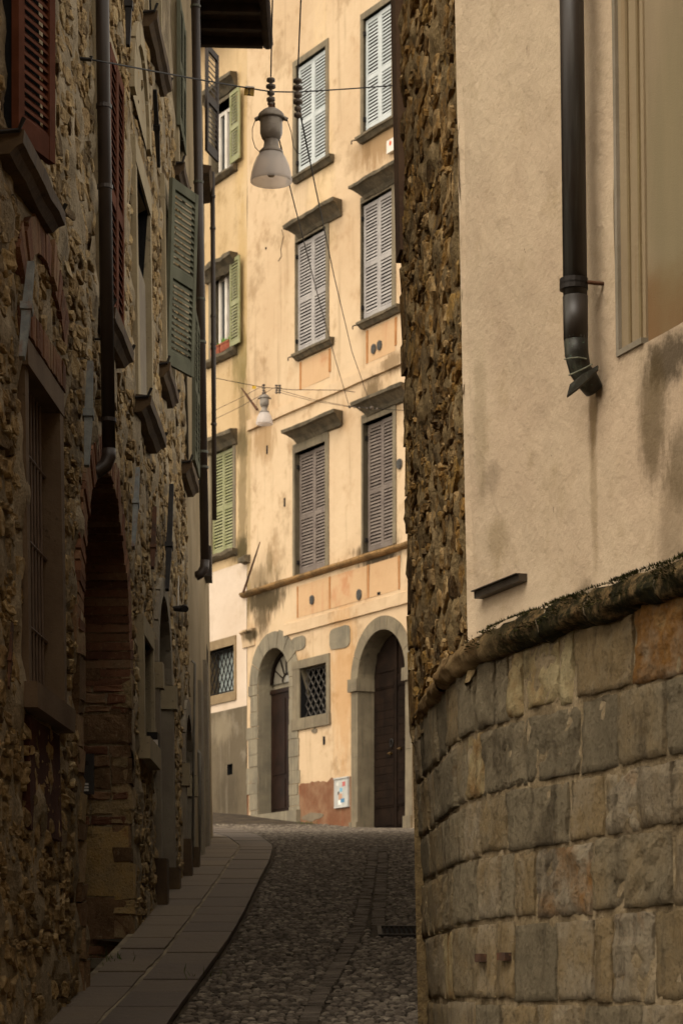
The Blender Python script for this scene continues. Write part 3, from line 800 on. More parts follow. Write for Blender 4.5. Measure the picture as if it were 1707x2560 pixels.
# rusty plaster panels with grooves
for (xa, xb, ya, yb, sy) in ((752, 825, 905, 968, -.0), (918, 990, 826, 902, 0)):
    s0, z1 = f(xa, ya); s1 = fs_(xb, ya); z0 = zc(xa, yb + 6)
    m = MB(); box(m, F, s0 + .05, s1 - .02, z0, z1, -.01, .007, .003); m.build('plaster_panel', M['pink'], yh)
    for (ss, zz0) in ((s0, z0), (s1, z0 + .1)):
        mm = MB(); box(mm, F, ss - .035, ss + .035, zz0, z1, -.01, .016, .006, 6); mm.build('rusty_strip', M['groove'], yh)
xs = [744.5, 825, 921, 998]; zlo = zc(744, 1545); zhi = zc(744.5, 1466)
for i, x in enumerate(xs):
    ss = fs_(x, 1500); mm = MB(); box(mm, F, ss - .03, ss + .03, zlo, zhi, -.01, .014, .004, 5); mm.build('rusty_strip', M['groove'], yh)
    if i < 3:
        s2 = fs_(xs[i + 1], 1500); mm = MB(); box(mm, F, ss + .06, s2 - .06, zlo, zhi, -.01, .008, .003); mm.build('plaster_panel', M['pink'], yh)
# dado of red render, flaking at its lower edge
M['dado'] = simple('red_brown_render', '6e4830', '84644a', 2.2, .95, .006, 25, speck='a06a46', streak='7a4026')
M['patch'] = simple('bare_grey_render', '6e6250', '7c6e5a', 4, .95, .01, 20)
def ragged(fr, s0, s1, zt, zb, d, mat, par_, name, amp=.05, n=24, top=0.0):
    m = MB(); vs = []; fs = []
    for i in range(n + 1):
        s = s0 + (s1 - s0) * i / n
        vs += [fr.P(s, zb + amp * noise.noise(Vector((s * 6, 1, 2))), d), fr.P(s, zt + top * noise.noise(Vector((s * 5, 7, 2))), d), fr.P(s, zt + top * noise.noise(Vector((s * 5, 7, 2))), -.01)]
        if i: k = 3 * i; fs += [(k - 3, k, k + 1, k - 2), (k - 2, k + 1, k + 2, k - 1)]
    m.add(vs, fs); return m.build(name, mat, par_)
zdt = zc(764, 1960)
ragged(F, sd1 + .42, bd0 - pw, zdt, 2.5, .012, M['dado'], yh, 'dado', .02, top=.12)
ragged(F, .02, sd0 - .44, zc(620, 1981), 3.0, .012, M['dado'], yh, 'dado', .02, top=.03)
for (x, y, w, h) in ((785, 2043, 1.0, .09), (640 - 12, 1965, .2, .1), (787, 1828, .22, .06)):
    mm = MB(); s_, z_ = f(x, y); n = 14
    ol = [(s_ + w * .5 * math.cos(6.283 * i / n) * random.uniform(.75, 1.1), z_ + h * math.sin(6.283 * i / n) * random.uniform(.6, 1.2)) for i in range(n)]
    mm.add([F.P(a, b, .018) for a, b in ol] + [F.P(a, b, -.01) for a, b in ol], [tuple(range(n))] + [(i, (i + 1) % n, n + (i + 1) % n, n + i) for i in range(n)]); mm.build('bare_patch', M['patch'], yh)
# vents, holes, stubs
M['vent'] = simple('grey_vent_metal', '4a4844', '5a5650', 9, .6, metal=.3)
for (x, y, r_) in ((935.7, 872, .085), (950.5, 863, .085), (1000, 1160, .09), (781.7, 1500, .085), (899.5, 1487, .095)):
    s_, z_ = f(x, y); n = 14; mm = MB()
    for (ra, rb2, d0, d1) in ((r_, r_ * .8, .02, .03),):
        vs = [F.P(s_ + r_ * math.cos(6.283 * i / n), z_ + r_ * 1.15 * math.sin(6.283 * i / n), dd) for dd in (0, .035) for i in range(n)]
        mm.add(vs, [tuple(range(n, 2 * n))] + [(i, (i + 1) % n, n + (i + 1) % n, n + i) for i in range(n)])
        for k in range(-2, 3): box(mm, F, s_ - r_ * .7, s_ + r_ * .7, z_ + k * r_ * .36 - .008, z_ + k * r_ * .36 + .008, .033, .045)
    mm.build('round_vent', M['vent'], yh)
for (x, y, w, h) in ((947.7, 1484, .06, .03), (810, 1852, .035, .085), (668, 1124, .03, .09), (712, 1256, .03, .09), (725, 1014, .02, .06), (665, 620, .02, .02)):
    s_, z_ = f(x, y); mm = MB(); box(mm, F, s_ - w, s_ + w, z_ - h, z_ + h, -.02, .012, .004); mm.build('putlog_hole', M['darkin'], yh)
m = MB()
for k, q in enumerate(((705, 573), (709, 590), (706, 605), (702, 622), (704, 640), (696, 652))):
    s_, z_ = f(*q)
    if k: tube(m, [F.P(ps, pz, .003), F.P(s_, z_, .003)], .009, 4)
    ps, pz = s_, z_
m.build('crack', M['reveal'], yh)

# things on the yellow facade
mb_ = thing('meter_box', 'white metal utility box with stickers set in the red dado between the two arched doors', 'utility box', F.P(fs_(853, 2020), zc(853, 2020), .02))
s0, z1 = f(837, 1950, .05); s1 = fs_(868, 1945, .05); z0 = zc(838, 2018, .05)
M['boxp'] = simple('grey_white_box_paint', 'a8a6a0', 'b8b6ae', 5, .5, .001, streak='8c8880')
m = MB(); box(m, F, s0, s1, z0, z1, 0, .05); m.build('box_door', M['boxp'], mb_)
m = MB(); box(m, F, s0 - .03, s1 + .03, z1, z1 + .03, 0, .07); box(m, F, s0 - .025, s0, z0, z1, 0, .055); box(m, F, s1, s1 + .025, z0, z1, 0, .055); box(m, F, s0 - .03, s1 + .03, z0 - .03, z0, 0, .058); m.build('box_frame', M['boxp'], mb_)
for (u, v, w, h, cc) in ((.72, .8, .09, .07, 'b0605a'), (.5, .6, .08, .06, '6fa2b8'), (.45, .35, .11, .09, 'b08a70'), (.62, .2, .12, .06, '4a7a9a'), (.4, .14, .1, .07, 'e0dcd4'), (.2, .82, .07, .05, 'c8c4ba'), (.3, .48, .05, .05, '3a3634')):
    mm = MB(); a = s0 + u * (s1 - s0); b = z0 + v * (z1 - z0); box(mm, F, a - w / 1.6, a + w / 1.6, b - h / 1.5, b + h / 1.5, .05, .053 + .001 * u); mm.build('sticker', simple('sticker_' + cc, cc, cc, 3, .6, 0), mb_)
wb = thing('wall_box', 'small white box with an orange mark high under the top right blue shutters', 'wall box', F.P(fs_(975, 365), zc(975, 365), 0))
s0, z1 = f(966, 352, .08); s1 = fs_(985, 350, .08); z0 = zc(966, 384, .08)
m = MB(); box(m, F, s0, s1, z0, z1, 0, .08, .002); m.build('box_body', M['white'], wb)
m = MB(); a, b = (s0 + s1) / 2, z0 + (z1 - z0) * .68; n = 8; m.add([F.P(a + .045 * math.cos(6.283 * i / n), b + .05 * math.sin(6.283 * i / n), .083) for i in range(n)], [tuple(range(n))]); m.build('orange_mark', simple('orange_print', 'c8501c', 'd05c24', 3, .5, 0), wb)
for (p0, p1, lab) in (((603, 969), (643, 1024), 'thin iron rod slanting down to the middle string course beside the far lamp'), ((650, 1355), (608, 1482), 'thin iron rod leaning up from the corner of the stained lower string course')):
    a = F.P(*f(p0[0], p0[1], .25 if p0[0] < 620 else .2), .25 if p0[0] < 620 else .2); b = F.P(*f(p1[0], p1[1], .06 if p0[0] < 620 else .2), .06 if p0[0] < 620 else .2)
    m = MB(); tube(m, [a, a + (b - a) * .35, b], [.012, .024, .03], 6); tag(m.build('iron_rod', M['rust']), lab, 'iron rod')

# ================================================================== HOUSE WITH GREEN SHUTTERS (left of the yellow one)
st = []
stn(606, 1220, .2, 3.2, '5c4e30', .65); stn(612, 1375, .5, .3, '4a4028', .9); stn(600, 900, .4, .6, '6a6034', .6); stn(604, 1110, .3, .3, '5a4e34', .7); stn(606, 700, .2, 1.6, 'b0925c', .5); stn(600, 350, .3, 1.2, 'b8985e', .4)
M['ochre'] = facade_mat('faded_ochre_plaster', 'b69a72', 'c4aa84', 'a4865e', st, streakc='8a744c')
M['whitep'] = facade_mat('white_pink_plaster', 'c6b29c', 'ceBCa8', 'b8a28a', [], streakc='b8a48c')
st = []
stn(570, 1990, .5, .5, '3e362a', .5); stn(555, 1820, .5, .3, '9a8c74', .4)
M['greyr'] = facade_mat('rough_grey_dado', '5e5342', '70644f', '4a4032', st, streakc='a09480')
gh = thing('green_shutter_house', 'faded ochre house with yellow-green shutters above a white ground floor with a grey dado', 'house', PF(-1.5, g0(53), 0))
GW = [('G', 540, 587, 250, 440, 'open', (545, 607, 190), (540, 604, 458)), ('H', 538, 587, 668, 897, 'open', (540, 610, 645), (540, 604, 918)), ('I', 530, 586, 1128, 1398, 'shut', (538, 610, 1092), (536, 600, 1412))]
gholes = []
for (k, xa, xb, ya, yb, mode, hd, sl) in GW:
    s1, z1 = f(xb, ya - 14, -.03); z0 = zc(xb, yb - 24, -.03)
    s0 = s1 - 1.05; gholes.append((s0, s1, z0, z1))
    m = MB(); recess(m, F, s0, s1, z0, z1, .4, .0); m.build('window_opening', M['darkin'], gh)
    m = MB(); box(m, F, s0 - .13, s0, z0, z1, -.25, .02); box(m, F, s1, s1 + .13, z0, z1, -.25, .02); box(m, F, s0 - .13, s1 + .13, z1, z1 + .18, -.25, .024); m.build('window_surround', M['fstone'], gh)
    _, zh = f(hd[1], hd[2] - 38, .25)
    m = MB(); prof(m, F, s0 - .2, s1 + .2, [(0, zh - .3), (.06, zh - .28), (.12, zh - .18), (.22, zh - .1), (.26, zh - .08), (.26, zh), (0, zh + .04)], .5, 8, .02); m.build('window_hood', M['hood'], gh)
    m = MB(); prof(m, F, s0 - .2, s1 + .2, [(0, z0 - .16), (.08, z0 - .14), (.15, z0 - .08), (.16, z0 - .02), (0, z0)], .4, 8, .015); m.build('window_sill', M['hood'], gh)
    if mode == 'open':
        m = MB(); wf = .08
        box(m, F, s0 + .1, s0 + .1 + wf, z0 + .03, z1 - .12, -.2, -.12); box(m, F, s1 - .42, s1 - .42 + wf, z0 + .03, z1 - .12, -.2, -.12); box(m, F, s0 + .1, s1 - .34, z1 - .2, z1 - .12, -.2, -.121)
        box(m, F, s1 - .62, s1 - .52, z0 + .03, z1 - .16, -.16, -.1)
        cs = m.build('casement', M['white'], gh)
        m = MB(); box(m, F, s0 + .18, s1 - .42, z0 + .06, z1 - .2, -.17, -.165); m.build('pane', M['glass'], cs)
        shutter(gh, PF(s1 + .02, z0 + .02, .06), (FU.x - FN.x * -.12, FU.y - FN.y * -.12), (FN.x, FN.y), .5, z1 - z0 - .02, M['greenp'], pitch=.068, st=.06, mid=.48, blade=.06)
    else:
        w = (s1 - s0) / 2 - .005
        for q in (0, 1): shutter(gh, PF(s0 + q * (w + .01), z0 + .01, -.05), FU, FN, w, z1 - z0 - .03, M['greenp'], pitch=.068, st=.05, mid=.44, blade=.06)
zw = zc(600, 1408); zd = zc(600, 1768)
lw1, lzt = f(587, 1612, 0); lzb = zc(587, 1728); lw0 = lw1 - 1.35
m = MB(); sheet(m, F, -9, 0, zw, 21.6, gholes, .5, .012); m.build('upper_wall', M['ochre'], gh, smooth=True)
m = MB(); sheet(m, F, -9, -.02, zd, zw, [(lw0, lw1, lzb, lzt)], .5, .01); m.build('ground_floor_wall', M['whitep'], gh, smooth=True)
hs0, hz0 = f(568, 1938); hs1, hz1 = fs_(580, 1938), zc(568, 1912)
m = MB(); sheet(m, F, -9, -.02, 2.8, zd, [(hs0, hs1, hz0, hz1)], .4, .03, 2); m.build('dado', M['greyr'], gh, smooth=True)
m = MB(); recess(m, F, hs0, hs1, hz0, hz1, .3); m.build('vent_hole', M['darkin'], gh)
m = MB(); recess(m, F, lw0, lw1, lzb, lzt, .4); m.build('window_opening', M['reveal'], gh)
m = MB(); a = .09
box(m, F, lw0 - a, lw0, lzb, lzt, -.2, .03); box(m, F, lw1, lw1 + a, lzb, lzt, -.2, .03); box(m, F, lw0 - a, lw1 + a, lzt, lzt + .2, -.2, .034); box(m, F, lw0 - a, lw1 + a, lzb - .2, lzb, -.2, .034)
m.build('window_surround', simple('brown_window_stone', '7c684c', '8a7658', 4, .9), gh)
m = MB(); box(m, F, lw0 + .05, lw1 - .05, lzb + .05, lzt - .05, -.3, -.28); m.build('pane', simple('curtained_pane', '8e9896', 'a8b0aa', 2.2, .3, 0), gh)
lattice(gh, lw0 + .02, lw1 - .02, lzb + .05, lzt - .03, -.08, 7, 3, .013, M['iron'])
m = MB(); box(m, F, -9, -.3, 21.3, 21.42, -.2, .62); box(m, F, -9, -.3, 21.42, 21.55, -6, .66); m.build('eave', simple('pale_soffit_boards', '9a7c54', 'a88a62', 5, .8, streak='7a6040'), gh)
m = MB(); box(m, F, -9, -.02, 2.8, 21.3, -6, -1.2); m.build('house_core', M['darkin'], gh)
m = MB(); s0, z0 = f(600, 1395, .1); prof(m, F, s0, .16, [(0, z0 - .13), (.14, z0 - .1), (.17, z0), (0, z0 + .05)], 0, 5, .02); m.build('sill_end_block', M['hood'], gh)
# flower boxes on the middle sill
tc = simple('terracotta', '8a4a34', '9c5a40', 8, .85, vary=.1)
gH = gholes[1]
for q, lab in ((0, 'terracotta flower box with green shoots on the middle green-shutter sill, nearest the dark pipe'), (1, 'terracotta flower box with green shoots on the middle green-shutter sill, touching the open shutter')):
    a = gH[0] + .2 + q * .46 - .02; b = a + .40; z0 = gH[2] + .01
    t = thing('flower_box', lab, 'flower box', F.P((a + b) / 2, z0, .03), 'flower boxes on the sill')
    m = MB(); box(m, F, a, b, z0, z0 + .16, -.04, .12); box(m, F, a - .015, b + .015, z0 + .16, z0 + .19, -.055, .135)
    for i in range(7): box(m, F, a + .03 + i * .052, a + .05 + i * .052, z0 + .02, z0 + .15, .12, .128)
    m.build('trough', tc, t)
    m = MB()
    for i in range(60):
        p = F.P(random.uniform(a, b), z0 + .18, random.uniform(-.02, .1)); h = random.uniform(.04, .12) * (1.3 if q else .8); r_ = random.random() * 6.3
        m.add([p, p + Vector((.03 * math.cos(r_), .03 * math.sin(r_), h * .6)), p + Vector((.04 * math.cos(r_ + 1), .04 * math.sin(r_ + 1), h))], [(0, 1, 2)])
    m.build('shoots', simple('fresh_leaf_green', '5a8a28', '74a038', 8, .7), t, kind='stuff')

# ================================================================== STONE HOUSE (left wall of the alley)
def l(x, y, d=0): return pix(L, x, y, d)
sh = thing('stone_house', 'old rubble stone house on the left with red and green shutters and a brick-edged archway', 'house', PL(15, g0(15), 0))
M['lintel'] = simple('beige_window_stone', '8a7c62', '9a8c70', 2.5, .9, .005, 20, speck='6e6250')
M['brownstone'] = simple('brown_jamb_stone', '5e4c3a', '6c5a46', 2.5, .9, .004, 30, speck='4c3e30')
M['lightjamb'] = simple('pale_jamb_stone', '74695a', '847a68', 2.5, .9, .005, 20, speck='5a5040')
M['lsill'] = simple('dark_brown_sill', '463626', '58462f', 3, .85, .006, 20, streak='32281e')
# openings: (s0, s1, z0, z1)
AS0, AS1 = 14.25, 16.72; AR = (AS1 - AS0) / 2; AZ = 3.36 - AR
gs0 = l(61, 1300)[0]; gs1 = l(134, 1400)[0]; gz1 = l(72, 948)[1]; gz0 = l(50, 1704)[1]
sills = [((64, 348), (164, 508), .14), ((291, 762), (336, 885), .13), ((380, 986), (417, 1099), .14), ((425, 912), (448, 982), .10), ((482, 1142), (499, 1223), .12), ((462, 393), (473, 472), .1), ((395, 60), (430, 175), .12)]
SL = []
for (a, b, d) in sills:
    s0, z0 = l(a[0], a[1], d); s1, z1 = l(b[0], b[1], d); SL.append((s0, max(s1, s0 + .8), (z0 + z1) / 2, d))
print('SILLS', [tuple(round(q, 2) for q in t) for t in SL], 'G1', gs0, gs1, gz0, gz1)
holesL = [(gs0, gs1, gz0, gz1)]
wl_ = []
for i, (s0, s1, z, d) in enumerate(SL):
    h = (1.45, 1.75, 1.7, 1.5, 1.4, 1.5, 1.5)[i]
    if i == 4: continue
    a, b = s0 + .13, s1 - .13
    if i == 0: a = l(38, 342, .05)[0] + .03
    if i == 3: a = l(415, 908, .03)[0] + .03; b = a + .85
    wl_.append((i, a, b, z + .01, z + h)); holesL.append((a, b, z + .01, z + h))
dA = (l(387, 1800)[0], l(418, 1800)[0]); dB = (l(452, 1800)[0], l(486, 1800)[0])
rA = (dA[1] - dA[0]) / 2; rB_ = (dB[1] - dB[0]) / 2
zA = l(400, 1495)[1] - rA; zB = l(465, 1645)[1] - rB_
dW = (l(346, 1700)[0], l(368, 1700)[0]); wz1 = l(352, 1600)[1]; wz0 = l(352, 1850)[1]
print('doors', dA, zA, dB, zB, dW, wz0, wz1)
holesL.append((dW[0], dW[1], wz0, wz1))
SH0, SH1, SHT = 10.2, 22.9, 10.6
m = MB(); arL = [(AS0, AS1, -1.2, AZ), (dA[0], dA[1], g0(dA[0]) - .3, zA), (dB[0], min(dB[1], SH1 - .05), g0(dB[0]) - .3, zB)]
sheet(m, L, SH0, SH1, -1.2, 8.2, holesL, .07, .05, 4.5, arL)
m.build('mortar_face', M['mortar'], sh)
m = MB(); sheet(m, L, SH0, SH0 + .02, -3, SHT, [], .5, .0, 2.0); sheet(m, Fr(lambda s, z, d: Vector((PL(SH0, z, 0).x - s, SH0 - d, z)), (0, 5)), 0, 8, -3, SHT, [], .5, .04, 2); sheet(m, L, SH0, SH1, 8.2, SHT, [h for h in holesL if h[3] > 8.2], .4, .04, 2.0); m.build('far_wall_face', M['mortar'], sh)
m = MB(); box(m, L, SH0, SH1, SHT, SHT + .2, -7, .35, seg=12); m.build('roof', M['darkin'], sh)
def skipL(s, z, hw, hh):
    for (a, b, c, d) in holesL:
        if a - .1 - hw < s < b + .1 + hw and c - .1 - hh < z < d + .1 + hh: return True
    for (a, b, zb, zs) in arL:
        r_ = (b - a) / 2; c = (a + b) / 2; e = .22 if a == AS0 else .12
        if a - e - hw < s < b + e + hw and z < zs: return True
        if z >= zs and math.hypot(s - c, z - zs) < r_ + e + min(hw, hh): return True
    for (s0, s1, zz, d) in SL:
        if s0 - hw < s < s1 + hw and zz - .2 < z < zz + .05: return True
    if z < g0(s) - .1: return True
    return False
stones = rubble(L, SH0 + .1, SH1, -.9, 7.8, skipL, .035, .145, .06, .30, .000, .020)
def visL(t):
    return .3 if t[0] > 20 else 1
place_rubble(stones, L, M['rubble'], sh, 'stone', 'stones', 290, visL)
print('left stones', len(stones))
# sills, surrounds and window openings
for i, (s0, s1, z, d) in enumerate(SL):
    m = MB(); prof(m, L, s0, s1, [(-.05, z - .12), (d * .45, z - .115), (d * .7, z - .08), (d * .95, z - .065), (d, z), (-.05, z + .02)], .15, 6, .004); m.build('window_sill', M['lsill'], sh)
    for ss in (s0 - .03, s1 + .02):
        mm = MB(); tube(mm, [L.P(ss, z - .02, 0), L.P(ss, z - .01, d * .8), L.P(ss, z + .05, d)], .012, 5); mm.build('shutter_hook', M['iron'], sh)
for (i, a, b, c, dd) in wl_:
    m = MB(); recess(m, L, a, b, c, dd, .35, .03); m.build('window_opening', M['darkin'], sh)
    if i not in (0,):
        m = MB(); w = .12; box(m, L, a - w, a, c, dd, -.1, .045, .004); box(m, L, b, b + w, c, dd, -.1, .045, .004); box(m, L, a - w, b + w, dd, dd + .2, -.1, .047, .004); m.build('window_surround', M['lintel'], sh)
# near red shutter, ajar
def lb_dir(b): return Vector((b, 1)).normalized()
def ajar(hx, hy, b, w, h, mat, d, **kw):
    s0, z0 = l(hx, hy, d); o = PL(s0, z0, d); u = lb_dir(b); n = Vector((u.y, -u.x)); return shutter(sh, o, u, n, w, h, mat, **kw)
ajar(38, 342, .34, .42, 1.5, M['redp'], .05, pitch=.046, st=.065, mid=0, blade=.056, th=.04, rails=(.12, .08, .08))
s0, s1, z, d = SL[1]
for q in (0, 1):
    a = s0 + .13 + q * (s1 - s0 - .26) / 2; w = (s1 - s0 - .26) / 2 - .005; p0 = L.P(a, z + .03, .06); p1 = L.P(a + w, z + .03, .06); u = (p1 - p0); shutter(sh, p0, u, (u.y, -u.x), w, 1.7, M['redp'], pitch=.055, st=.055, mid=.45, blade=.055)
ajar(415, 908, .41, .50, 1.56, M['sage'], .03, pitch=.05, st=.055, mid=.5, blade=.06, tilt=-.03)
s0, z0 = l(479, 1165, .08); 
for (xa, yb, yt) in ((479, 1150, 790), (452, 310, 15)):
    s0, z0 = l(xa, yb, .07); z1 = l(xa, yt, .07)[1]
    for q in (0, 1):
        a = s0 + q * .42; p0 = L.P(a, z0, .09 if xa > 470 else .05); p1 = L.P(a + .4, z0, .09 if xa > 470 else .05); u = p1 - p0; shutter(sh, p0, u, (u.y, -u.x), .4, z1 - z0, M['sage'], pitch=.06, st=.05, mid=.5, blade=.06)
# pale slab and arched head of the niche window (third sill)
s0, s1, z, d = SL[2]
m = MB(); box(m, L, s0 + .15, s1 - .15, z + .02, z + 1.15, -.12, .0, .004); m.build('blocking_slab', M['lightjamb'], sh)
cn = (s0 + s1) / 2; rn = (s1 - s0) / 2 - .1; zn = l(362, 215)[1] - rn
for k in range(5):
    a0 = math.pi * k / 5 + .02; a1 = math.pi * (k + 1) / 5 - .02; mm = MB(); vouss(mm, L, cn, zn, rn, rn + .16, a0, a1, -.05, .05, .004, 2); mm.build('voussoir', M['lintel'], sh)
m = MB(); N = 14; m.add([L.P(cn + rn * math.cos(math.pi * k / N), zn + rn * math.sin(math.pi * k / N), .025) for k in range(N + 1)], [tuple(range(N, -1, -1))]); m.build('niche_fill', M['lintel'], sh)
# grated window
m = MB(); q = [L.P(a_, z_, -.078) for a_, z_ in ((gs0, gz0), (gs1, gz0), (gs1, gz1), (gs0, gz1))]; m.add(q, [(0, 1, 2, 3)]); m.build('window_opening', M['darkin'], sh)  # near-black sheet paints the darkness behind the bars
m = MB(); box(m, L, gs0 - .10, gs0, gz0, gz1, -.28, .03, .003); box(m, L, gs0 - .12, gs1 + .12, gz1, gz1 + .14, -.28, .053, .003); m.build('window_surround', M['brownstone'], sh)
m = MB(); box(m, L, gs1, gs1 + .09, gz0, gz1, -.3, .05, .003); m.build('jamb_stone', M['brownstone'], sh)
m = MB(); box(m, L, gs0 - .2, gs1 + .14, gz0 - .13, gz0, -.28, .09, .004); m.build('window_sill', M['brownstone'], sh)
m = MB()
for k in range(8): s = gs0 + .08 + k * (gs1 - gs0 - .12) / 8; tube(m, [L.P(s, gz0, -.045), L.P(s, gz1, -.045)], .009, 6)
for k in (.22, .5, .78): z = gz0 + k * (gz1 - gz0); tube(m, [L.P(gs0, z, -.045), L.P(gs1, z, -.045)], .011, 6)
m.build('window_bars', simple('brown_bar_iron', '5a4a3e', '665446', 8, .6, 0), sh)
# flat brick lintel and relieving arch of bricks over it
n = 16
for k in range(n):
    a = gs0 - .12 + k * (gs1 - gs0 + .3) / n; mm = MB(); mm.rv = random.random(); box(mm, L, a + .004, a + (gs1 - gs0 + .3) / n - .004, gz1 + .15, gz1 + .30, -.05, .06 + random.uniform(-.006, .006), .003); mm.build('brick', M['brick'], sh)
cc = (gs0 + gs1) / 2 + .15; rr = .85; zz = gz1 + .35 - .45
for k in range(22):
    a0 = R(38) + k * R(104) / 22; a1 = a0 + R(104) / 22; mm = MB(); mm.rv = random.random(); vouss(mm, L, cc, zz, rr, rr + random.uniform(.15, .24), a0 + .004, a1 - .004, -.05, .03 + random.uniform(-.008, .01), .003, 1); mm.build('brick', M['brick'], sh)
# dark red panel painting the shadow under the grated window's sill
m = MB(); s0, z1 = l(32, 1830); box(m, L, gs0 - .05, gs1 + .02, gz0 - .75, gz0 - .15, -.05, .012, .01, 5); m.build('sill_shadow_panel', simple('dark_red_shade', '3a1e16', '4a2a1e', 3, .95, .01, 20), sh)
# archway
cA = (AS0 + AS1) / 2
m = MB(); arch_recess(m, L, AS0, AS1, -1.2, AZ, 1.6, True); m.build('archway_recess', M['mortar'], sh)
m = MB(); box(m, L, AS0 - .2, AS1 + .2, -1.3, -1.0, -1.7, -.01); m.build('archway_floor', M['earth'], sh)
m = MB(); box(m, L, AS1 - .12, AS1 - .02, .17, .235, -1.5, -.1, .01); m.build('stone_ledge', M['lightjamb'], sh)
def PJ(a, z, d): return PL(AS1 - d, z, -a)
J = Fr(PJ, (0, 1.5))
z = -.9
rows = [(.30, 1), (.30, 1), (.36, 1), (.12, 1), (.07, 2), (.07, 2), (.34, 1), (.5, 1.2), (.07, 2.5), (.10, 2), (.07, 3), (.16, 2), (.09, 2), (.07, 3), (.22, 1.4), (.06, 3), (.08, 2), (.06, 3)]
k = 0
while z < 3.3:
    h, nb = rows[k % len(rows)] if k < len(rows) else (random.choice((.06, .065, .07, .08, .14, .22)), 2.4)
    a = -.02
    while a < 1.2:
        w = random.uniform(.22, .45) if nb < 1.5 else random.uniform(.12, .28)
        a1 = max(a, .0) + w
        br = h < .085
        mm = MB(); mm.rv = random.random(); st_ = max(a, .0)
        rN = 4; vs = []; fs = []; ol = []
        for (u, v) in ((0, 0), (.33, 0), (.67, 0), (1, 0), (1, .5), (1, 1), (.67, 1), (.33, 1), (0, 1), (0, .5)):
            ol.append((st_ + .008 + u * (w - .014) + random.uniform(-.007, .007), z + .007 + v * (h - .014) + random.uniform(-.007, .007)))
        pr_ = random.uniform(.006, .02)
        cx_ = sum(q[0] for q in ol) / 10; cz_ = sum(q[1] for q in ol) / 10
        vs = [J.P(q[0], q[1], -.02) for q in ol] + [J.P(q[0], q[1], pr_ * .6) for q in ol] + [J.P(cx_ + (q[0] - cx_) * .78, cz_ + (q[1] - cz_) * .78, pr_ + random.uniform(-.005, .005)) for q in ol]
        fs = [(i + o, (i + 1) % 10 + o, (i + 1) % 10 + 10 + o, i + 10 + o) for o in (0, 10) for i in range(10)] + [tuple(range(20, 30))]
        mm.add(vs, fs)
        zsafe = z + h > AZ and math.hypot(0, 0) is None
        if z + h < AZ + .7: mm.build('brick' if br else 'block', M['brick'] if br else M['jambstone'], sh)
        a = st_ + w
    z += h; k += 1
nb = 62
for k in range(nb):
    a0 = math.pi * k / nb; a1 = math.pi * (k + 1) / nb; mm = MB(); mm.rv = random.random()
    vouss(mm, L, cA, AZ, AR - .01, AR + random.uniform(.16, .23), a0 + .003, a1 - .003, -.3, .022 + random.uniform(-.006, .008), .004, 1); mm.build('brick', M['brick'], sh)
z = -.4
while z < AZ:          # quoins on the near edge of the archway and round its far edge
    h = random.uniform(.08, .26)
    for (a, b) in ((AS0 - random.uniform(.14, .3), AS0 + .02), (AS1 - .012, AS1 + random.uniform(.12, .28))):
        mm = MB(); mm.rv = random.random(); box(mm, L, a, b, z + .008, z + h - .006, -.12, .008 + random.uniform(0, .016), .012, 2); mm.build('quoin', M['jambstone'], sh)
    z += h
# two narrow arched doorways farther up, with pale jambs and capitals
for (a, b), zs_, r_ in ((dA, zA, rA), (dB, zB, rB_)):
    b = min(b, SH1 - .05); r_ = (b - a) / 2; gb = g0((a + b) / 2)
    m = MB(); arch_recess(m, L, a, b, gb - .4, zs_, .3, False); m.build('door_reveal', M['lightjamb'], sh)
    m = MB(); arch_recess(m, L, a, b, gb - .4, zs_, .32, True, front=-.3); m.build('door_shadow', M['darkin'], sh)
    m = MB(); box(m, L, a, b, gb - .3, zs_ + r_ * .5, -.27, -.24); m.build('door_leaf', M['wood'], sh)
    for (p, q) in ((a - .14, a), (b, b + .14)):
        if q > SH1 + .3: continue
        mm = MB(); box(mm, L, p, q, gb - .1, zs_ - .2, -.2, .05, .004, 2); mm.build('jamb_stone', M['lightjamb'], sh)
        mm = MB(); box(mm, L, p - .02, q + .02, zs_ - .2, zs_, -.22, .08, .003); mm.build('capital', M['lintel'], sh)
        mm = MB(); box(mm, L, p - .02, q + .02, gb - .1, gb + .28, -.2, .09, .006); mm.build('plinth', M['lsill'], sh)
    for k in range(7):
        a0 = math.pi * k / 7 + .01; a1 = math.pi * (k + 1) / 7 - .01; mm = MB(); vouss(mm, L, (a + b) / 2, zs_, r_, r_ + .15, a0, a1, -.2, .045, .003, 2); mm.build('voussoir', M['lightjamb'], sh)
m = MB(); recess(m, L, dW[0], dW[1], wz0, wz1, .3, .03); m.build('window_opening', M['darkin'], sh)
m = MB(); w = .1; box(m, L, dW[0] - w, dW[0], wz0, wz1, -.1, .05); box(m, L, dW[1], dW[1] + w, wz0, wz1, -.1, .05); box(m, L, dW[0] - w, dW[1] + w, wz1, wz1 + .14, -.1, .053); box(m, L, dW[0] - w - .03, dW[1] + w, wz0 - .16, wz0, -.1, .09); m.build('window_surround', M['lintel'], sh)

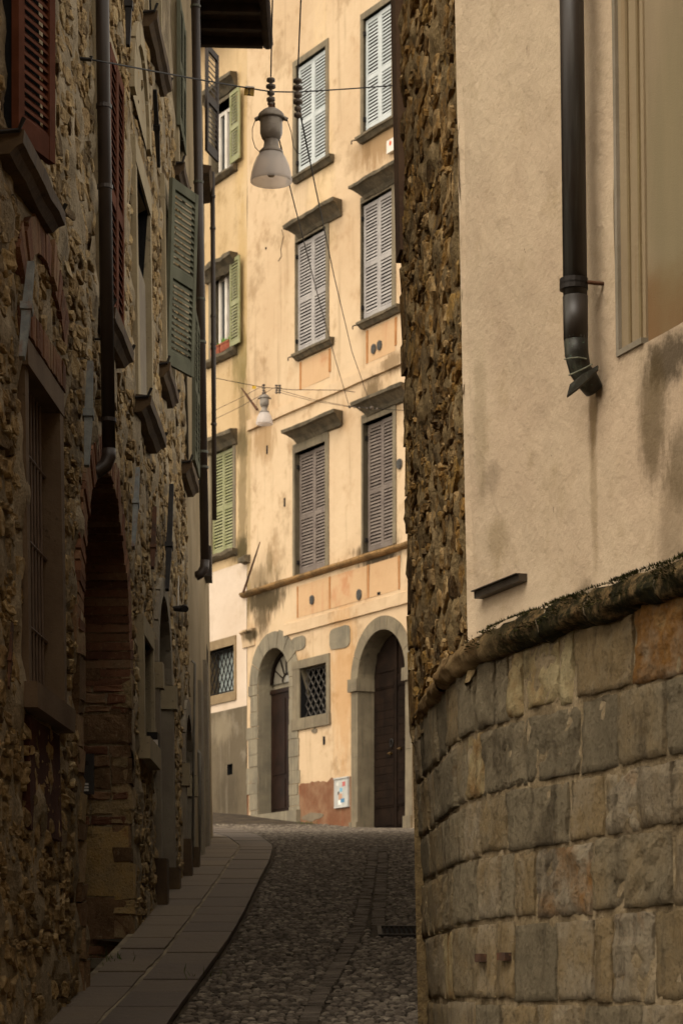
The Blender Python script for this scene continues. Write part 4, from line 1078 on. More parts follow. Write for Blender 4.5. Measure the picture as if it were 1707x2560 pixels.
# ================================================================== PLASTER HOUSE (beyond the stone one)
ph = thing('plaster_house', 'narrow beige plaster house beyond the stone one, with a dark timber eave', 'house', PL(26, g0(26), 0))
M['beige'] = simple('dirty_beige_plaster', '857456', '97866a', 1.2, .92, .008, 8, streak='6a5a40')
m = MB(); sheet(m, L, SH1, 30.2, .8, 11.25, [], .4, .02, 1.5)
m.build('plaster_wall', M['beige'], ph, smooth=True)
m = MB(); box(m, L, SH1, 30.2, .8, 11.2, -7, -.4, seg=6); m.build('house_core', M['beige'], ph)
pe = [PL(30.2, 0, 0), PL(30.2, 0, -8)]
m = MB(); m.add([PL(30.2, .8, 0), PL(30.2, .8, -7), PL(30.2, 11.2, -7), PL(30.2, 11.2, 0)], [(0, 1, 2, 3)]); m.build('gable_wall', M['beige'], ph)
ez = 11.18; eY1 = 28.45
M['eavew'] = simple('dark_eave_timber', '2a1e16', '3c2c1f', 5, .8, .004, 20)
def PE(s, z, d): return Vector((d, s, z))
E_ = Fr(PE, (0, 40))
for (d0, d1) in ((-4, -1.62),) : pass
nb = 12
for k in range(nb):
    x0 = -2.2 + k * (1.33 / nb); mm = MB(); mm.add([(x, y + (.06 * (x + .9)), z) for x in (x0 + .003, x0 + 1.33 / nb - .003) for (y, z) in ((20.5, ez + .1), (eY1, ez + .1), (eY1, ez + .13), (20.5, ez + .13))], [(3, 2, 1, 0), (4, 5, 6, 7), (0, 1, 5, 4), (1, 2, 6, 5), (2, 3, 7, 6), (3, 0, 4, 7)]); mm.build('soffit_board', M['eavew'], ph)
Y = 21.0
while Y < eY1:
    mm = MB(); mm.add([(x, Y + .06 * (x + .9) + y, z) for x in (-2.2, -.93) for (y, z) in ((0, ez), (.09, ez), (.09, ez + .1), (0, ez + .1))], [(3, 2, 1, 0), (4, 5, 6, 7), (0, 1, 5, 4), (1, 2, 6, 5), (2, 3, 7, 6), (3, 0, 4, 7)]); mm.build('rafter', M['eavew'], ph); Y += .49
m = MB(); tube(m, [(-.87, 20.5, ez + .12), (-.87, 24.5, ez + .10), (-.875, eY1 + .05, ez + .08)], .065, 10); m.build('gutter', M['eavew'], ph)
m = MB(); m.add([(x, y, z) for (x, z) in ((-.85, ez + .16), (-4, ez + 1.5)) for y in (20.5, eY1 + .1)] + [(x, y, z) for (x, z) in ((-.85, ez + .14), (-4, ez + .14)) for y in (20.5, eY1 + .1)], [(0, 1, 3, 2), (4, 6, 7, 5), (0, 4, 5, 1), (1, 5, 7, 3), (0, 2, 6, 4)]); m.build('roof', M['lsill'], ph)
for (xa, ya, yb, w, dd) in ((519, 105, 395, .45, .02), (522, 430, 470, .0, 0)):
    if w == 0: continue
    s0, z1 = l(xa, ya, .04); z0 = l(xa, yb - 20, .04)[1]; p0 = L.P(s0, z0, .04); u = Vector((.28, 1)).normalized(); shutter(ph, p0, u, (u.y, -u.x), w, z1 - z0, M['brownp'], pitch=.065, st=.05, mid=.5, blade=.06)
s0, z0 = l(523, 420, .1); m = MB(); prof(m, L, s0 - .1, s0 + 1.0, [(0, z0 - .1), (.1, z0 - .08), (.13, z0), (0, z0 + .02)], 0, 2); m.build('window_sill', M['lsill'], ph)
s0, z0 = l(522, 1440, .05); m = MB(); box(m, L, s0, s0 + .5, z0, z0 + .35, 0, .08); m.build('service_box', M['brownp'], ph)
# pilaster strips low on the plaster house
for (xa, yt) in ((500, 1700), (515, 1650)):
    s0, z1 = l(xa, yt, .03); m = MB(); box(m, L, s0, s0 + .5, g0(s0) - .1, z1, -.01, .04, .004); m.build('wall_strip', M['lightjamb'], ph)
s0, z1 = l(520, 1610, .02); m = MB(); box(m, L, s0, s0 + .7, g0(s0) - .1, z1, -.02, .004); m.build('door_leaf', M['wood'], ph)

# ================================================================== DOWNPIPES on the left
M['pipe'] = simple('dark_brown_pipe', '2a1f18', '34281f', 3, .5, .0, 4, spec=.5, streak='1a1310')
M['pipe2'] = simple('aged_pipe_bronze', '241d17', '2e251d', 4, .5, .0, 4, spec=.5, streak='5a5c58')
def clamp(p, r_, parent, mat):
    m = MB(); lathe(m, p, [(r_ - .004, -.014), (r_ + .007, -.012), (r_ + .007, .012), (r_ - .004, .014)], 16); m.build('clamp', mat, parent)
s_p, z_p = l(264, 700, .09)
pL = thing('downpipe', 'dark brown downpipe bending to a grey outlet above the brick archway on the stone house', 'downpipe', L.P(s_p, 2.9, .09), 'downpipes')
def PLp(z, x, y, d=.09): return None
def lpipe(x0, y0, x1, y1, d):
    a = L.P(*l(x0, y0, d), d); b = L.P(*l(x1, y1, d), d); return a, b
a, b = lpipe(254, -20, 272, 1130, .09)
b = Vector((b.x, a.y, b.z)); yy = (a.y + b.y) / 2
top = Vector((unp(254, -20, s_p).x, s_p, unp(254, -20, s_p).z + 3)); bot = Vector((unp(272, 1130, s_p).x, s_p, unp(272, 1130, s_p).z))
top.x = top.x - .04
m = MB(); tube(m, [top, bot], .0425, 18); m.build('pipe_shaft', M['pipe'], pL, True)
e1 = bot + Vector((-.004, 0, -.08)); cur = [bot + Vector((0, 0, .02)), bot + Vector((0, 0, -.03)), bot + Vector((-.02, -.01, -.085)), bot + Vector((-.07, -.02, -.125)), bot + Vector((-.10, -.03, -.14))]
m = MB(); tube(m, cur, .0445, 18); m.build('elbow', M['pipe'], pL, True)
m = MB(); tube(m, [cur[-1] + Vector((.015, 0, .008)), cur[-1] + Vector((-.055, -.01, -.035)), cur[-1] + Vector((-.075, -.012, -.06))], [.047, .045, .04], 18); m.build('outlet', simple('grey_outlet_sleeve', '4a4a48', '5a5a58', 5, .5), pL, True)
for yk in (265, 467, 1050): 
    q = unp(0, yk, s_p).z; t = (q - bot.z) / (top.z - bot.z); clamp(bot + (top - bot) * t, .0425, pL, M['pipe'])
m = MB(); q = bot + (top - bot) * .12; tube(m, [q, q + Vector((-.12, 0, 0))], .008, 6); m.build('bracket', M['iron'], pL)
s2, z2 = l(503, 600, .11)
pM = thing('downpipe', 'dark downpipe with bronze clamps where the stone house meets the beige plaster', 'downpipe', L.P(s2, 4, .11), 'downpipes')
top = unp(488, -20, s2); bot = unp(512, 1405, s2); top = top + (top - bot) * .3
m = MB(); tube(m, [top, bot], .046, 14); m.build('pipe_shaft', M['pipe'], pM, True)
m = MB(); tube(m, [bot + Vector((0, 0, .02)), bot + Vector((-.005, 0, -.06)), bot + Vector((-.04, 0, -.12)), bot + Vector((-.09, -.01, -.15))], .048, 14); m.build('elbow', M['pipe'], pM, True)
for yk in (15, 455, 748, 855, 1130, 1168): q = unp(0, yk, s2).z; t = (q - bot.z) / (top.z - bot.z); clamp(bot + (top - bot) * t, .046, pM, simple('bronze_clamp', '3c3a30', '54564a', 9, .5))
s3 = 29.2
pN = thing('downpipe', 'thin dark downpipe at the far corner of the plaster house, against the yellow facade', 'downpipe', unp(534, 1300, s3), 'downpipes')
top = unp(531, 430, s3); bot = unp(536, 1300, s3)
m = MB(); tube(m, [top, bot], .03, 10); m.build('pipe_shaft', M['pipe'], pN, True)
for yk in (490, 570, 790, 870, 860, 1060): q = unp(0, yk, s3); p = Vector((top.x + (bot.x - top.x) * (yk - 430) / 870, s3, q.z)); clamp(p, .03, pN, M['pipe'])
for (x0, y0, x1, y1, s4, r_, lab) in ((487, 1660, 481, 2150, 22.2, .011, 'thin pale conduit running down beside the farther narrow doorway'), (499, 1885, 497, 2130, 24.5, .02, 'pale grey service pipe low on the plaster house near its corner')):
    m = MB(); a_, b_ = unp(x0, y0, s4), unp(x1, y1, s4); tube(m, [a_ + Vector((-.03, 0, .03)), a_, b_], r_, 8); tag(m.build('conduit', simple('pale_conduit', '6a645a', '7c766a', 5, .6), None, True), lab, 'conduit')
# gas pipe stub with valve at the foot of the wall
s5 = 17.6; gp = thing('gas_pipe', 'short grey gas pipe with a valve standing low on the stone wall past the archway', 'gas pipe', unp(350, 2345, s5))
m = MB(); tube(m, [unp(337, 2200, s5 + .05), unp(337, 2172, s5), unp(345, 2163, s5), unp(352, 2175, s5), unp(353, 2215, s5)], .02, 10); m.build('pipe_bend', simple('grey_pipe_metal', '5a5e60', '6c7072', 6, .45, metal=.4), gp, True)
m = MB(); c = unp(351, 2240, s5); lathe(m, c, [(.0, .06), (.03, .055), (.036, .03), (.028, .01), (.04, -.01), (.04, -.04), (.03, -.06), (0, -.065)], 12); m.build('valve', M['iron'], gp, True)
m = MB(); tube(m, [unp(351, 2255, s5), unp(346, 2340, s5)], .028, 10); m.build('riser', M['iron'], gp, True)
# intercom on the archway jamb
ic = thing('intercom', 'dark door intercom panel with camera and white name labels on the archway jamb', 'intercom', J.P(.25, 1.3, .04))
yj = AS1 - .05; a = unp(203, 1986, yj); b = unp(236, 1886, yj)
m = MB(); vs = [(x, yj + y, z) for x in (a.x - .03, b.x) for (y, z) in ((0, a.z), (-.03, a.z), (-.03, b.z), (0, b.z))]
bx = [(3, 2, 1, 0), (4, 5, 6, 7), (0, 1, 5, 4), (1, 2, 6, 5), (2, 3, 7, 6), (3, 0, 4, 7)]
m.add(vs, bx); m.build('panel', simple('intercom_grey', '3a3838', '454343', 5, .4, 0, metal=.4), ic)
m = MB(); c = unp(216, 1907, yj - .03); m.add([(c.x + r_ * math.cos(t * .524), c.y - q, c.z + r_ * math.sin(t * .524)) for (r_, q) in ((.018, 0), (.013, .006)) for t in range(12)], [(i, (i + 1) % 12, 12 + (i + 1) % 12, 12 + i) for i in range(12)] + [tuple(range(12, 24))]); m.build('camera_lens', M['iron'], ic)
for yk in (1961, 1969, 1976):
    c = unp(212, yk, yj - .031); m = MB(); m.add([(c.x + x, c.y + y, c.z + z) for x in (-.026, .026) for (y, z) in ((0, -.007), (-.003, -.007), (-.003, .007), (0, .007))], bx); m.build('name_label', simple('label_white', 'b8b4ac', 'c8c4bc', 5, .5, 0), ic)
# mailbox / dark box by the first narrow doorway
s6 = dA[0] - .3; mbx = thing('wall_box', 'narrow dark box with a pale edge beside the first narrow doorway of the stone house', 'wall box', L.P(s6, 1.9, .03))
a = l(388, 1915, .06); z1 = l(388, 1832, .06)[1]; m = MB(); box(m, L, a[0], a[0] + .25, a[1], z1, 0, .08); m.build('box_body', M['iron'], mbx)
m = MB(); box(m, L, a[0] - .012, a[0], a[1] + .02, z1 - .06, .03, .083); m.build('pale_edge', M['white'], mbx)
cmn = thing('security_lamp', 'small round dark wall lamp on the stone house above the farther narrow doorway', 'wall lamp', L.P(*l(456, 1522, .08), .08))
m = MB(); p = L.P(*l(454, 1522, .08), .08); tube(m, [p + Vector((-.08, 0, 0)), p, p + Vector((.03, -.02, 0)), p + Vector((.035, -.05, -.01))], [.02, .03, .035, .03], 10); m.build('lamp_body', M['iron'], cmn)
m = MB(); q = unp(455, 1440, p.y); tube(m, [p + Vector((-.03, 0, .02)), Vector((q.x - .03, q.y, q.z))], .006, 5); m.build('lamp_cable', M['white'], cmn)

# iron tie-rod anchors
M['anchor'] = simple('blue_grey_flaking_iron', '6c7070', '80827e', 14, .9, .003, 60, speck='6e4424', streak='7a4a26')
def anchor(x0, y0, x1, y1, w, fc, mat, lab, d=.07):
    a = l(x0, y0, d); b = l(x1, y1, d); A = L.P(*a, d); B = L.P(*b, d); wm = w / FPX * ((A.y + B.y) / 2)
    Cn = A + (B - A) * fc
    an = thing('wall_anchor', lab, 'wall anchor', Cn, 'iron wall anchors on the stone house')
    ax = (B - A).normalized(); sd = ax.cross(Vector((0, 1, 0))).normalized(); fw = sd.cross(ax)
    def bar(P0, P1, w0, w1, t, name):
        m = MB(); vs = []
        for (P, ww) in ((P0, w0), (P1, w1)):
            for (i, j) in ((-1, -1), (1, -1), (1, 1), (-1, 1)): vs.append(P + sd * ww / 2 * i + fw * t / 2 * j)
        m.add(vs, bx if False else [(3, 2, 1, 0), (4, 5, 6, 7), (0, 1, 5, 4), (1, 2, 6, 5), (2, 3, 7, 6), (3, 0, 4, 7)]); return m.build(name, mat, an)
    bar(A, Cn, wm * .75, wm * 1.0, .035, 'upper_bar'); bar(Cn, B, wm * 1.05, wm * .62, .035, 'lower_bar')
    hh = wm * .75; bar(Cn - ax * hh, Cn + ax * hh * .4, wm * 1.35, wm * 1.3, .06, 'collar')
    return an
anchor(78, 658, 55, 895, 23, .50, M['anchor'], 'blue-grey flaking iron anchor standing above the grated window')
anchor(226, 905, 217, 1165, 20, .52, M['anchor'], 'rusty blue-grey iron anchor just left of the brown downpipe')
anchor(345, 1172, 333, 1370, 13, .46, M['anchor'], 'pale rusty iron anchor right of the top of the brick archway')
anchor(387, 1270, 381, 1420, 13, .68, M['rust'], 'brown rusty iron anchor between the pale one and the long black one')
anchor(429, 1213, 418, 1475, 15, .60, M['iron'], 'long black iron anchor above the first narrow doorway')
anchor(322, -12, 320, 113, 16, .22, M['iron'], 'black iron anchor at the top edge of the view right of the downpipe')
anchor(387, 223, 397, 417, 13, .50, M['iron'], 'black iron anchor high up beside the arched niche')
anchor(31, 1560, 22, 1720, 8, .60, M['rust'], 'slim rusty iron anchor at the left edge beside the grated window sill', .05)

# ================================================================== RIGHT BUILDING
rb = thing('corner_building', 'corner building of cream plaster and rubble above a mossy moulding and squared stone base', 'building', PB(2.6, g0(10), 0))
TZ = 1.42
rz = []
def r_(x, y, d=0): return pix(RW, x, y, d)
bs0, bz0 = r_(1543, 893); 
n = NT('cream_plaster')
col = n.mix(n.rng(n.noise(1.1, 5, .6), .3, .7), hexc('b59f85'), hexc('c4b094'))
col = n.mix(n.math('MULTIPLY', n.rng(n.noise(3.2, 6, .7), .5, .75), .5), col, hexc('96825f'))
col = n.mix(n.math('MULTIPLY', n.rng(n.noise(90, 3, .8), .62, .72), .4), col, hexc('7a6648'))
wz = n.noise(6, 6, .75, n.map((1.4, 1.4, .6))); wz2 = n.noise(13, 6, .75)
for (x, y, rx, ry, cc, am, nz) in ((1660, 900, .17, .09, '3a3020', .85, wz2), (1625, 1040, .10, .22, '54452c', .75, wz), (1700, 1150, .10, .14, '4c4028', .6, wz), (1680, 1330, .12, .2, '5a4a30', .5, wz), (1480, 1040, .035, .16, '5a4426', .75, wz), (1484, 1230, .03, .3, '7e6a48', .45, wz), (1560, 1500, .34, .05, '463c26', .85, wz2), (1370, 1560, .12, .035, '5a4c34', .6, wz2), (1455, 1490, .1, .05, '544730', .6, wz2), (1225, 1200, .09, .06, '80705a', .5, wz), (1240, 1345, .12, .08, '8a7858', .5, wz), (1640, 1480, .3, .07, '3a3422', .85, wz2), (1200, 1050, .06, .3, '8a7a5c', .4, wz)):
    c = r_(x, y); m_ = n.blob(c, (rx, ry), RUV, .5, .5, nz); col = n.mix(n.math('MULTIPLY', m_, am), col, hexc(cc))
n.bump([(n.noise(2.5, 5, .6), .03), (n.noise(9, 5, .7), .008), (n.noise(160, 3, .7), .0022)])
M['cream'] = n.done(col, .92, .15)
ph_t = 6.6
pw0, pwz = bs0, bz0
m = MB(); sheet(m, RW, .0, 12, TZ - .02, ph_t, [(pw0, pw0 + 1.3, pwz, pwz + 3.2)], .12, .022, 2.2)
m.build('cream_plaster_wall', M['cream'], rb, smooth=True)
# thickness edge of the plaster layer at the corner (it stands a little proud of the rubble)
m = MB(); vs = []; fs = []; N = 110
for i in range(N + 1):
    z = TZ - .02 + (6.5 - TZ) * i / N; w = .012 * noise.noise(Vector((0, 4, z * 4))) + .01 * noise.noise(Vector((0, 9, z * 15)))
    vs += [RW.P(.0, z, .022 * noise.noise(Vector((0, z * 2.2, 3.3)))), RS.P(.035 + w, z, .022), RS.P(.036 + w, z, -.03)]
    if i: k = i * 3; fs += [(k - 3, k, k + 1, k - 2), (k - 2, k + 1, k + 2, k - 1)]
m.add(vs, fs); m.build('plaster_edge', M['cream'], rb)
# blind window: stepped faded mouldings and a stained panel
n = NT('faded_panel_paint'); wzz = n.noise(1, 5, .6, n.map((6, 6, 1)))
col = n.mix(n.rng(wzz, .3, .7), hexc('82735c'), hexc('908066'))
c = r_(1670, 800); mk = n.blob((c[0], c[1] - .02), (.5, .22), RUV, .4, .3, n.noise(4, 5, .6)); col = n.mix(n.math('MULTIPLY', mk, .75), col, hexc('6e4c28'))
c = r_(1670, 430); mk = n.blob(c, (.2, .5), RUV, .5, .4, n.noise(3, 5, .6)); col = n.mix(n.math('MULTIPLY', mk, .5), col, hexc('7c7254'))
n.bump([(n.noise(150, 3, .7), .0015)]); M['panel'] = n.done(col, .9, .15)
M['mould'] = simple('faded_moulding_paint', '84735a', '8f7e62', 1.4, .9, .003, 60, streak='806642')
M['mould2'] = simple('brown_moulding_paint', '746246', '80704e', 1.6, .9, .003, 60)
M['greyedge'] = simple('grey_frame_edge', '7c7260', '8a8070', 4, .9, .003, 50)
x0 = pw0; H_ = pwz + 3.2
def frame_strip(o0, o1, d0, d1, mat, name):
    mm = MB()
    def hb(a, b, c, dd):
        vs = [RW.P(s, z, q) for s in (a, b) for (z, q) in ((c, d0), (c, d1), (dd, d1), (dd, d0))]
        mm.add(vs, bx)
    segs = 14
    zq0 = pwz + (.022 if o0 else 0)
    for k in range(segs): za = zq0 + (H_ - zq0) * k / segs; zb_ = zq0 + (H_ - zq0) * (k + 1) / segs; hb(x0 + o0, x0 + o1, za, zb_)
    if o0 == 0: hb(x0 + o1, x0 + .205, pwz + o0, pwz + o1)
    mm.build(name, mat, rb)
frame_strip(0, .022, -.06, .006, M['greyedge'], 'panel_frame')
frame_strip(.022, .085, -.06, -.008, M['mould'], 'panel_moulding')
frame_strip(.085, .10, -.06, -.004, M['mould2'], 'panel_bead')
frame_strip(.10, .165, -.06, -.011, M['mould'], 'panel_moulding')
frame_strip(.165, .180, -.06, -.006, M['mould2'], 'panel_bead')
frame_strip(.180, .205, -.06, -.014, M['mould'], 'panel_moulding')
m = MB(); sheet(m, Fr(lambda s, z, d: RW.P(s, z, d - .022), (0, 4)), pw0 + .2, pw0 + 1.3, pwz - .002, H_, [], .2, .004); m.build('blind_panel', M['panel'], rb)

# rubble side
m = MB(); sheet(m, RS, .022, SLEN, TZ - .1, 6.2, [], .035, .045, 8); sheet(m, RS, .022, SLEN, 6.2, ph_t, [], .4, .04, 2)
sheet(m, Fr(lambda s, z, d: Vector((PS(SLEN, z, 0).x + s, PS(SLEN, z, 0).y + d, z)), (0, 5)), 0, 9, -.5, ph_t, [], .5, .03)
m.build('rubble_mortar_face', M['mortar_r'], rb)
stones = rubble(RS, -.02, SLEN - .2, TZ - .02, 5.9, lambda s, z, a, b: s - a < .05 or s + a > SLEN - .1, .03, .17, .05, .36, .000, .017, .95)
print('right stones', len(stones))
TILT = .05
place_rubble(stones, RS, M['rubble_r'], rb, 'stone', 'stones', 290)
# brown boarded edge at the far corner
m = MB(); box(m, RS, SLEN - .22, SLEN + .02, 3.9, 6.5, -.05, .035, .0, 3); m.build('corner_board', simple('brown_corner_timber', '4a3626', '5a4430', 2, .85, .006, 14, streak='32241a'), rb)
z = TZ
while z < 3.9:
    h = random.uniform(.1, .3); mm = MB(); mm.rv = random.random(); box(mm, RS, SLEN - random.uniform(.14, .3), SLEN + random.uniform(-.01, .008), z + .006, z + h - .004, -.06, .008 + random.uniform(0, .01), .01, 2); mm.build('quoin', M['rubble_r'], rb); z += h
m = MB(); box(m, RW, -.2, 12, ph_t, ph_t + .2, -3, .5, seg=3); box(m, RW, .6, 12, -3, ph_t - .02, -3, -.6, seg=3); m.build('roof', M['darkin'], rb)

# base: squared blocks
LN = []    # course lines
def bz(x, y): return pix(RB, x, y, 0)[1]
zl = [bz(1500, 1602) + .0, bz(1455, 1752), bz(1465, 1938), bz(1513, 2095), bz(1489, 2288), bz(1527, 2510)]
zl += [zl[-1] - .26, zl[-1] - .55, zl[-1] - .9]
zl[0] = TZ - .02
print('courses', [round(z, 3) for z in zl])
def bsx(x, z): # s at pixel column for given height
    y = HZ - FPX * z / 9.8; return pix(RB, x, y, 0)[0]
joints = {0: [1120, 1150, 1195, 1243, 1275, 1310, 1402, 1440, 1590, 1720],
          1: [1090, 1147, 1170, 1212, 1322, 1456, 1549, 1670, 1790],
          2: [1075, 1110, 1165, 1205, 1272, 1335, 1427, 1515, 1598, 1690, 1790],
          3: [1100, 1140, 1200, 1255, 1290, 1345, 1487, 1688, 1800],
          4: [1070, 1118, 1140, 1200, 1245, 1290, 1398, 1490, 1535, 1640, 1740],
          5: [1090, 1130, 1200, 1260, 1350, 1460, 1610, 1740], 6: [1120, 1220, 1300, 1420, 1560, 1700], 7: [1150, 1280, 1480, 1650]}
tone = {(0, 3): .3, (0, 4): .33, (0, 5): .9, (0, 6): .95, (0, 7): 1.0, (0, 8): .54, (0, 9): .82, (1, 3): .92, (1, 4): .3, (1, 5): .22, (1, 6): .2, (1, 7): .44, (1, 8): .28, (2, 4): .5, (2, 5): .3, (2, 6): .28, (2, 7): .57, (2, 8): .68, (2, 9): .64, (2, 10): .66, (3, 4): .35, (3, 5): .55, (3, 6): .72, (3, 7): .42, (3, 8): .6, (4, 2): .92, (4, 4): .6, (4, 5): .56, (4, 6): .24, (4, 7): .64, (4, 8): .55, (4, 9): .68, (4, 10): .5, (5, 5): .6, (5, 6): .35, (5, 7): .66}
def block(s0, s1, z0, z1, tn, rough, name='block'):
    m = MB(); m.rv = tn; w = s1 - s0; h = z1 - z0
    nx = max(4, min(16, int(w / .03))); nz = max(5, min(14, int(h / .03))); g = .004 + .003 * random.random(); ph = random.uniform(0, 100)
    vs = []; fs = []; lift = random.uniform(-.008, .004); tl = random.uniform(-.012, .012)
    tx_ = [0, .012] + [(i + 1) / (nx) for i in range(nx - 1)] + [.988, 1]; tz_ = [0, .012] + [(i + 1) / nz for i in range(nz - 1)] + [.988, 1]
    A, B = len(tx_), len(tz_)
    for i, u in enumerate(tx_):
        for j, v in enumerate(tz_):
            s = s0 + g + u * (w - 2 * g); z = z0 + g + v * (h - 2 * g)
            ej = .012 * noise.noise(Vector((s * 14, z * 14, ph)))
            if i in (0, A - 1) or j in (0, B - 1): d = -.03
            else:
                eu = min(u, 1 - u) * w; ev = min(v, 1 - v) * h; ed = min(eu, ev)
                d = .016 + lift - .006 * math.exp(-ed / .006) + tl * (v - .5) + rough * (.011 * noise.noise(Vector((s * 7, z * 7, ph))) + .012 * noise.noise(Vector((s * 22, z * 22, ph))) + .005 * noise.noise(Vector((s * 60, z * 60, ph))))
            vs.append(RB.P(s + ej, z + ej * .8, d))
    for i in range(A - 1):
        for j in range(B - 1): a = i * B + j; fs.append((a, a + B, a + B + 1, a + 1))
    m.add(vs, fs); o = m.build(name, M['ashlar'], rb, smooth=True)
    fl = [i not in (0, A - 2) and j not in (0, B - 2) for i in range(A - 1) for j in range(B - 1)]; o.data.polygons.foreach_set('use_smooth', fl); return o
for c in range(8):
    z1, z0 = zl[c], zl[c + 1]; zm = (z0 + z1) / 2; e = [0.0]
    js = [bsx(x, zm) for x in joints[c] if x < 1750]
    if js and js[0] > .55:
        q = random.uniform(.25, .4)
        while e[-1] + q < js[0] - .2: e.append(e[-1] + q); q = random.uniform(.25, .45)
    base_n = len(e)
    e += js; s = e[-1]
    idx0 = base_n - 1
    while s < 5.6: s += random.uniform(.3, .6); e.append(s)
    for i in range(len(e) - 1):
        if e[i + 1] - e[i] < .03: continue
        ji = i - idx0
        tn = tone.get((c, ji), random.choice((.15, .28, .35, .42, .48, .55, .62, random.random())))
        block(e[i] + random.uniform(0, .006), e[i + 1] - random.uniform(0, .006), z0 + random.uniform(-.008, .012), z1 + random.uniform(-.012, .006), tn, random.uniform(.5, 1.6) * (1.6 if (c, ji) in ((3, 7), (3, 6), (1, 7), (2, 8)) else 1))
m = MB(); sheet(m, RB, 0, 6, -1.8, TZ, [], .03, .008, 8.0); sheet(m, Fr(lambda s, z, d: RW.P(s, z, d + .0), (0, 12)), 3.2, 12, -3, TZ, [], .5, .02)
m.build('joint_mortar', M['joint'], rb, smooth=True)
# moulding in lengths, mossier to the right
n = NT('mossy_moulding_stone')
sx = n.n.new('ShaderNodeSeparateXYZ'); n.link(n.pos, sx.inputs[0])
col = n.mix(n.rng(n.noise(6, 6, .7), .35, .65), hexc('6e5638'), hexc('917a56')); col = n.mix(n.math('MULTIPLY', n.rng(n.noise(22, 6, .7), .5, .7), .6), col, hexc('3a2c1c'))
far = n.rng(sx.outputs[0], .48, .68); mossf = n.math('MULTIPLY', far, n.rng(n.noise(7, 7, .8), .34, .54))
col = n.mix(mossf, col, n.mix(n.rng(n.noise(40, 4, .7), .4, .6), hexc('1c1a0e'), hexc('302c18')))
n.bump([(n.noise(20, 7, .75), .02), (n.noise(90, 4, .7), .006)]); M['torus'] = n.done(col, .95, .1)
s = 0.0
while s < 5.4:
    q = random.uniform(.4, .7); m = MB(); vs = []; fs = []; N = 14; K = max(4, int(q / .05)); dz = random.uniform(-.006, .006)
    for i in range(K + 1):
        ss = s + .003 + (q - .006) * i / K
        rg = 1 + max(0, min(1, (ss - 2.7) / .8)) * .35
        for k in range(N + 1):
            an = -math.pi * .5 + math.pi * k / N
            nz_ = noise.noise(Vector((ss * 6, an * 1.2, 2))) * .018 * rg + noise.noise(Vector((ss * 18, an * 3, 2))) * .006 * rg
            wf_ = max(0, 1 - ss / 2.2); rr_ = .054 * (1 + (rg - 1) * .5) * (1 - .35 * wf_) + nz_
            vs.append(RB.P(ss, TZ + .012 + dz + rr_ * math.sin(an), .012 - .03 * wf_ + rr_ * 1.15 * math.cos(an)))
    for i in range(K):
        for k in range(N): a = i * (N + 1) + k; fs.append((a, a + N + 1, a + N + 2, a + 1))
    m.add(vs, fs); m.build('moulding_stone', M['torus'], rb, smooth=True); s += q
m = MB()
for i in range(9000):
    ss = 2.75 + random.random() ** .8 * 2.3; an = random.uniform(-.2, 1.75); p = RB.P(ss, TZ + .012 + .075 * math.sin(an), .012 + .082 * math.cos(an))
    if noise.noise(Vector((ss * 5, an * 1.5, 8))) + .5 * noise.noise(Vector((ss * 17, an * 4, 8))) < .04: continue
    h = random.uniform(.004, .012); v = Vector((random.gauss(0, 1), random.gauss(0, 1), random.gauss(.3, 1))).normalized(); w = v.cross(Vector((random.random(), .3, 1))).normalized() * h * .35
    o_ = RB.P(ss, TZ, .3) - RB.P(ss, TZ, 0); up = (o_.normalized() * math.cos(an) + Vector((0, 0, 1)) * math.sin(an) + v * .6) * h
    m.add([p - w, p + w, p + up], [(0, 1, 2)], random.random())
n = NT('moss'); n.bump([(n.noise(50), .002)]); M['moss'] = n.done(n.ramp(n.rnd(), [(0, hexc('1c1c0c')), (.6, hexc('302f16')), (1, hexc('4c4828'))]), 1, .05)
m.build('moss', M['moss'], rb, kind='stuff')
# iron clamps in the base
for (x, y) in ((1200, 2396), (1256, 2393)):
    s_, z_ = pix(RB, x, y, .02); m = MB(); box(m, RB, s_ - .02, s_ + .09, z_ - .016, z_ + .016, -.02, .04, .002, 2); m.build('iron_clamp', M['rust'], rb)
# steel angle ledge
a = r_(1185, 1490, .03); b = r_(1297, 1445, .03)
al = MB(); zz = (a[1] + b[1]) / 2; box(al, RW, a[0], b[0], zz - .012, zz + .016, -.01, .03); box(al, RW, a[0], b[0], zz + .016, zz + .02, -.01, .045)
tag(al.build('steel_ledge', simple('dull_brown_steel', '3a322a', '4a4238', 6, .5, .001, 30, metal=.3)), 'short dull steel angle fixed to the cream plaster near its corner', 'steel ledge')
m = MB()
for (x, y, h) in ((1323, 128, .018), (1317, 624, .004), (1319, 630, .003), (1390, 1275, .012), (1385, 1140, .003)):
    s_, z_ = r_(x, y); m.add([RW.P(s_ - .003, z_ - h, .004 + .006), RW.P(s_ + .003, z_ - h * .6, .012), RW.P(s_ + .004, z_ + h, .012), RW.P(s_ - .001, z_ + h * .8, .012)], [(0, 1, 2, 3)])
m.build('plaster_chips', M['rust'], rb)

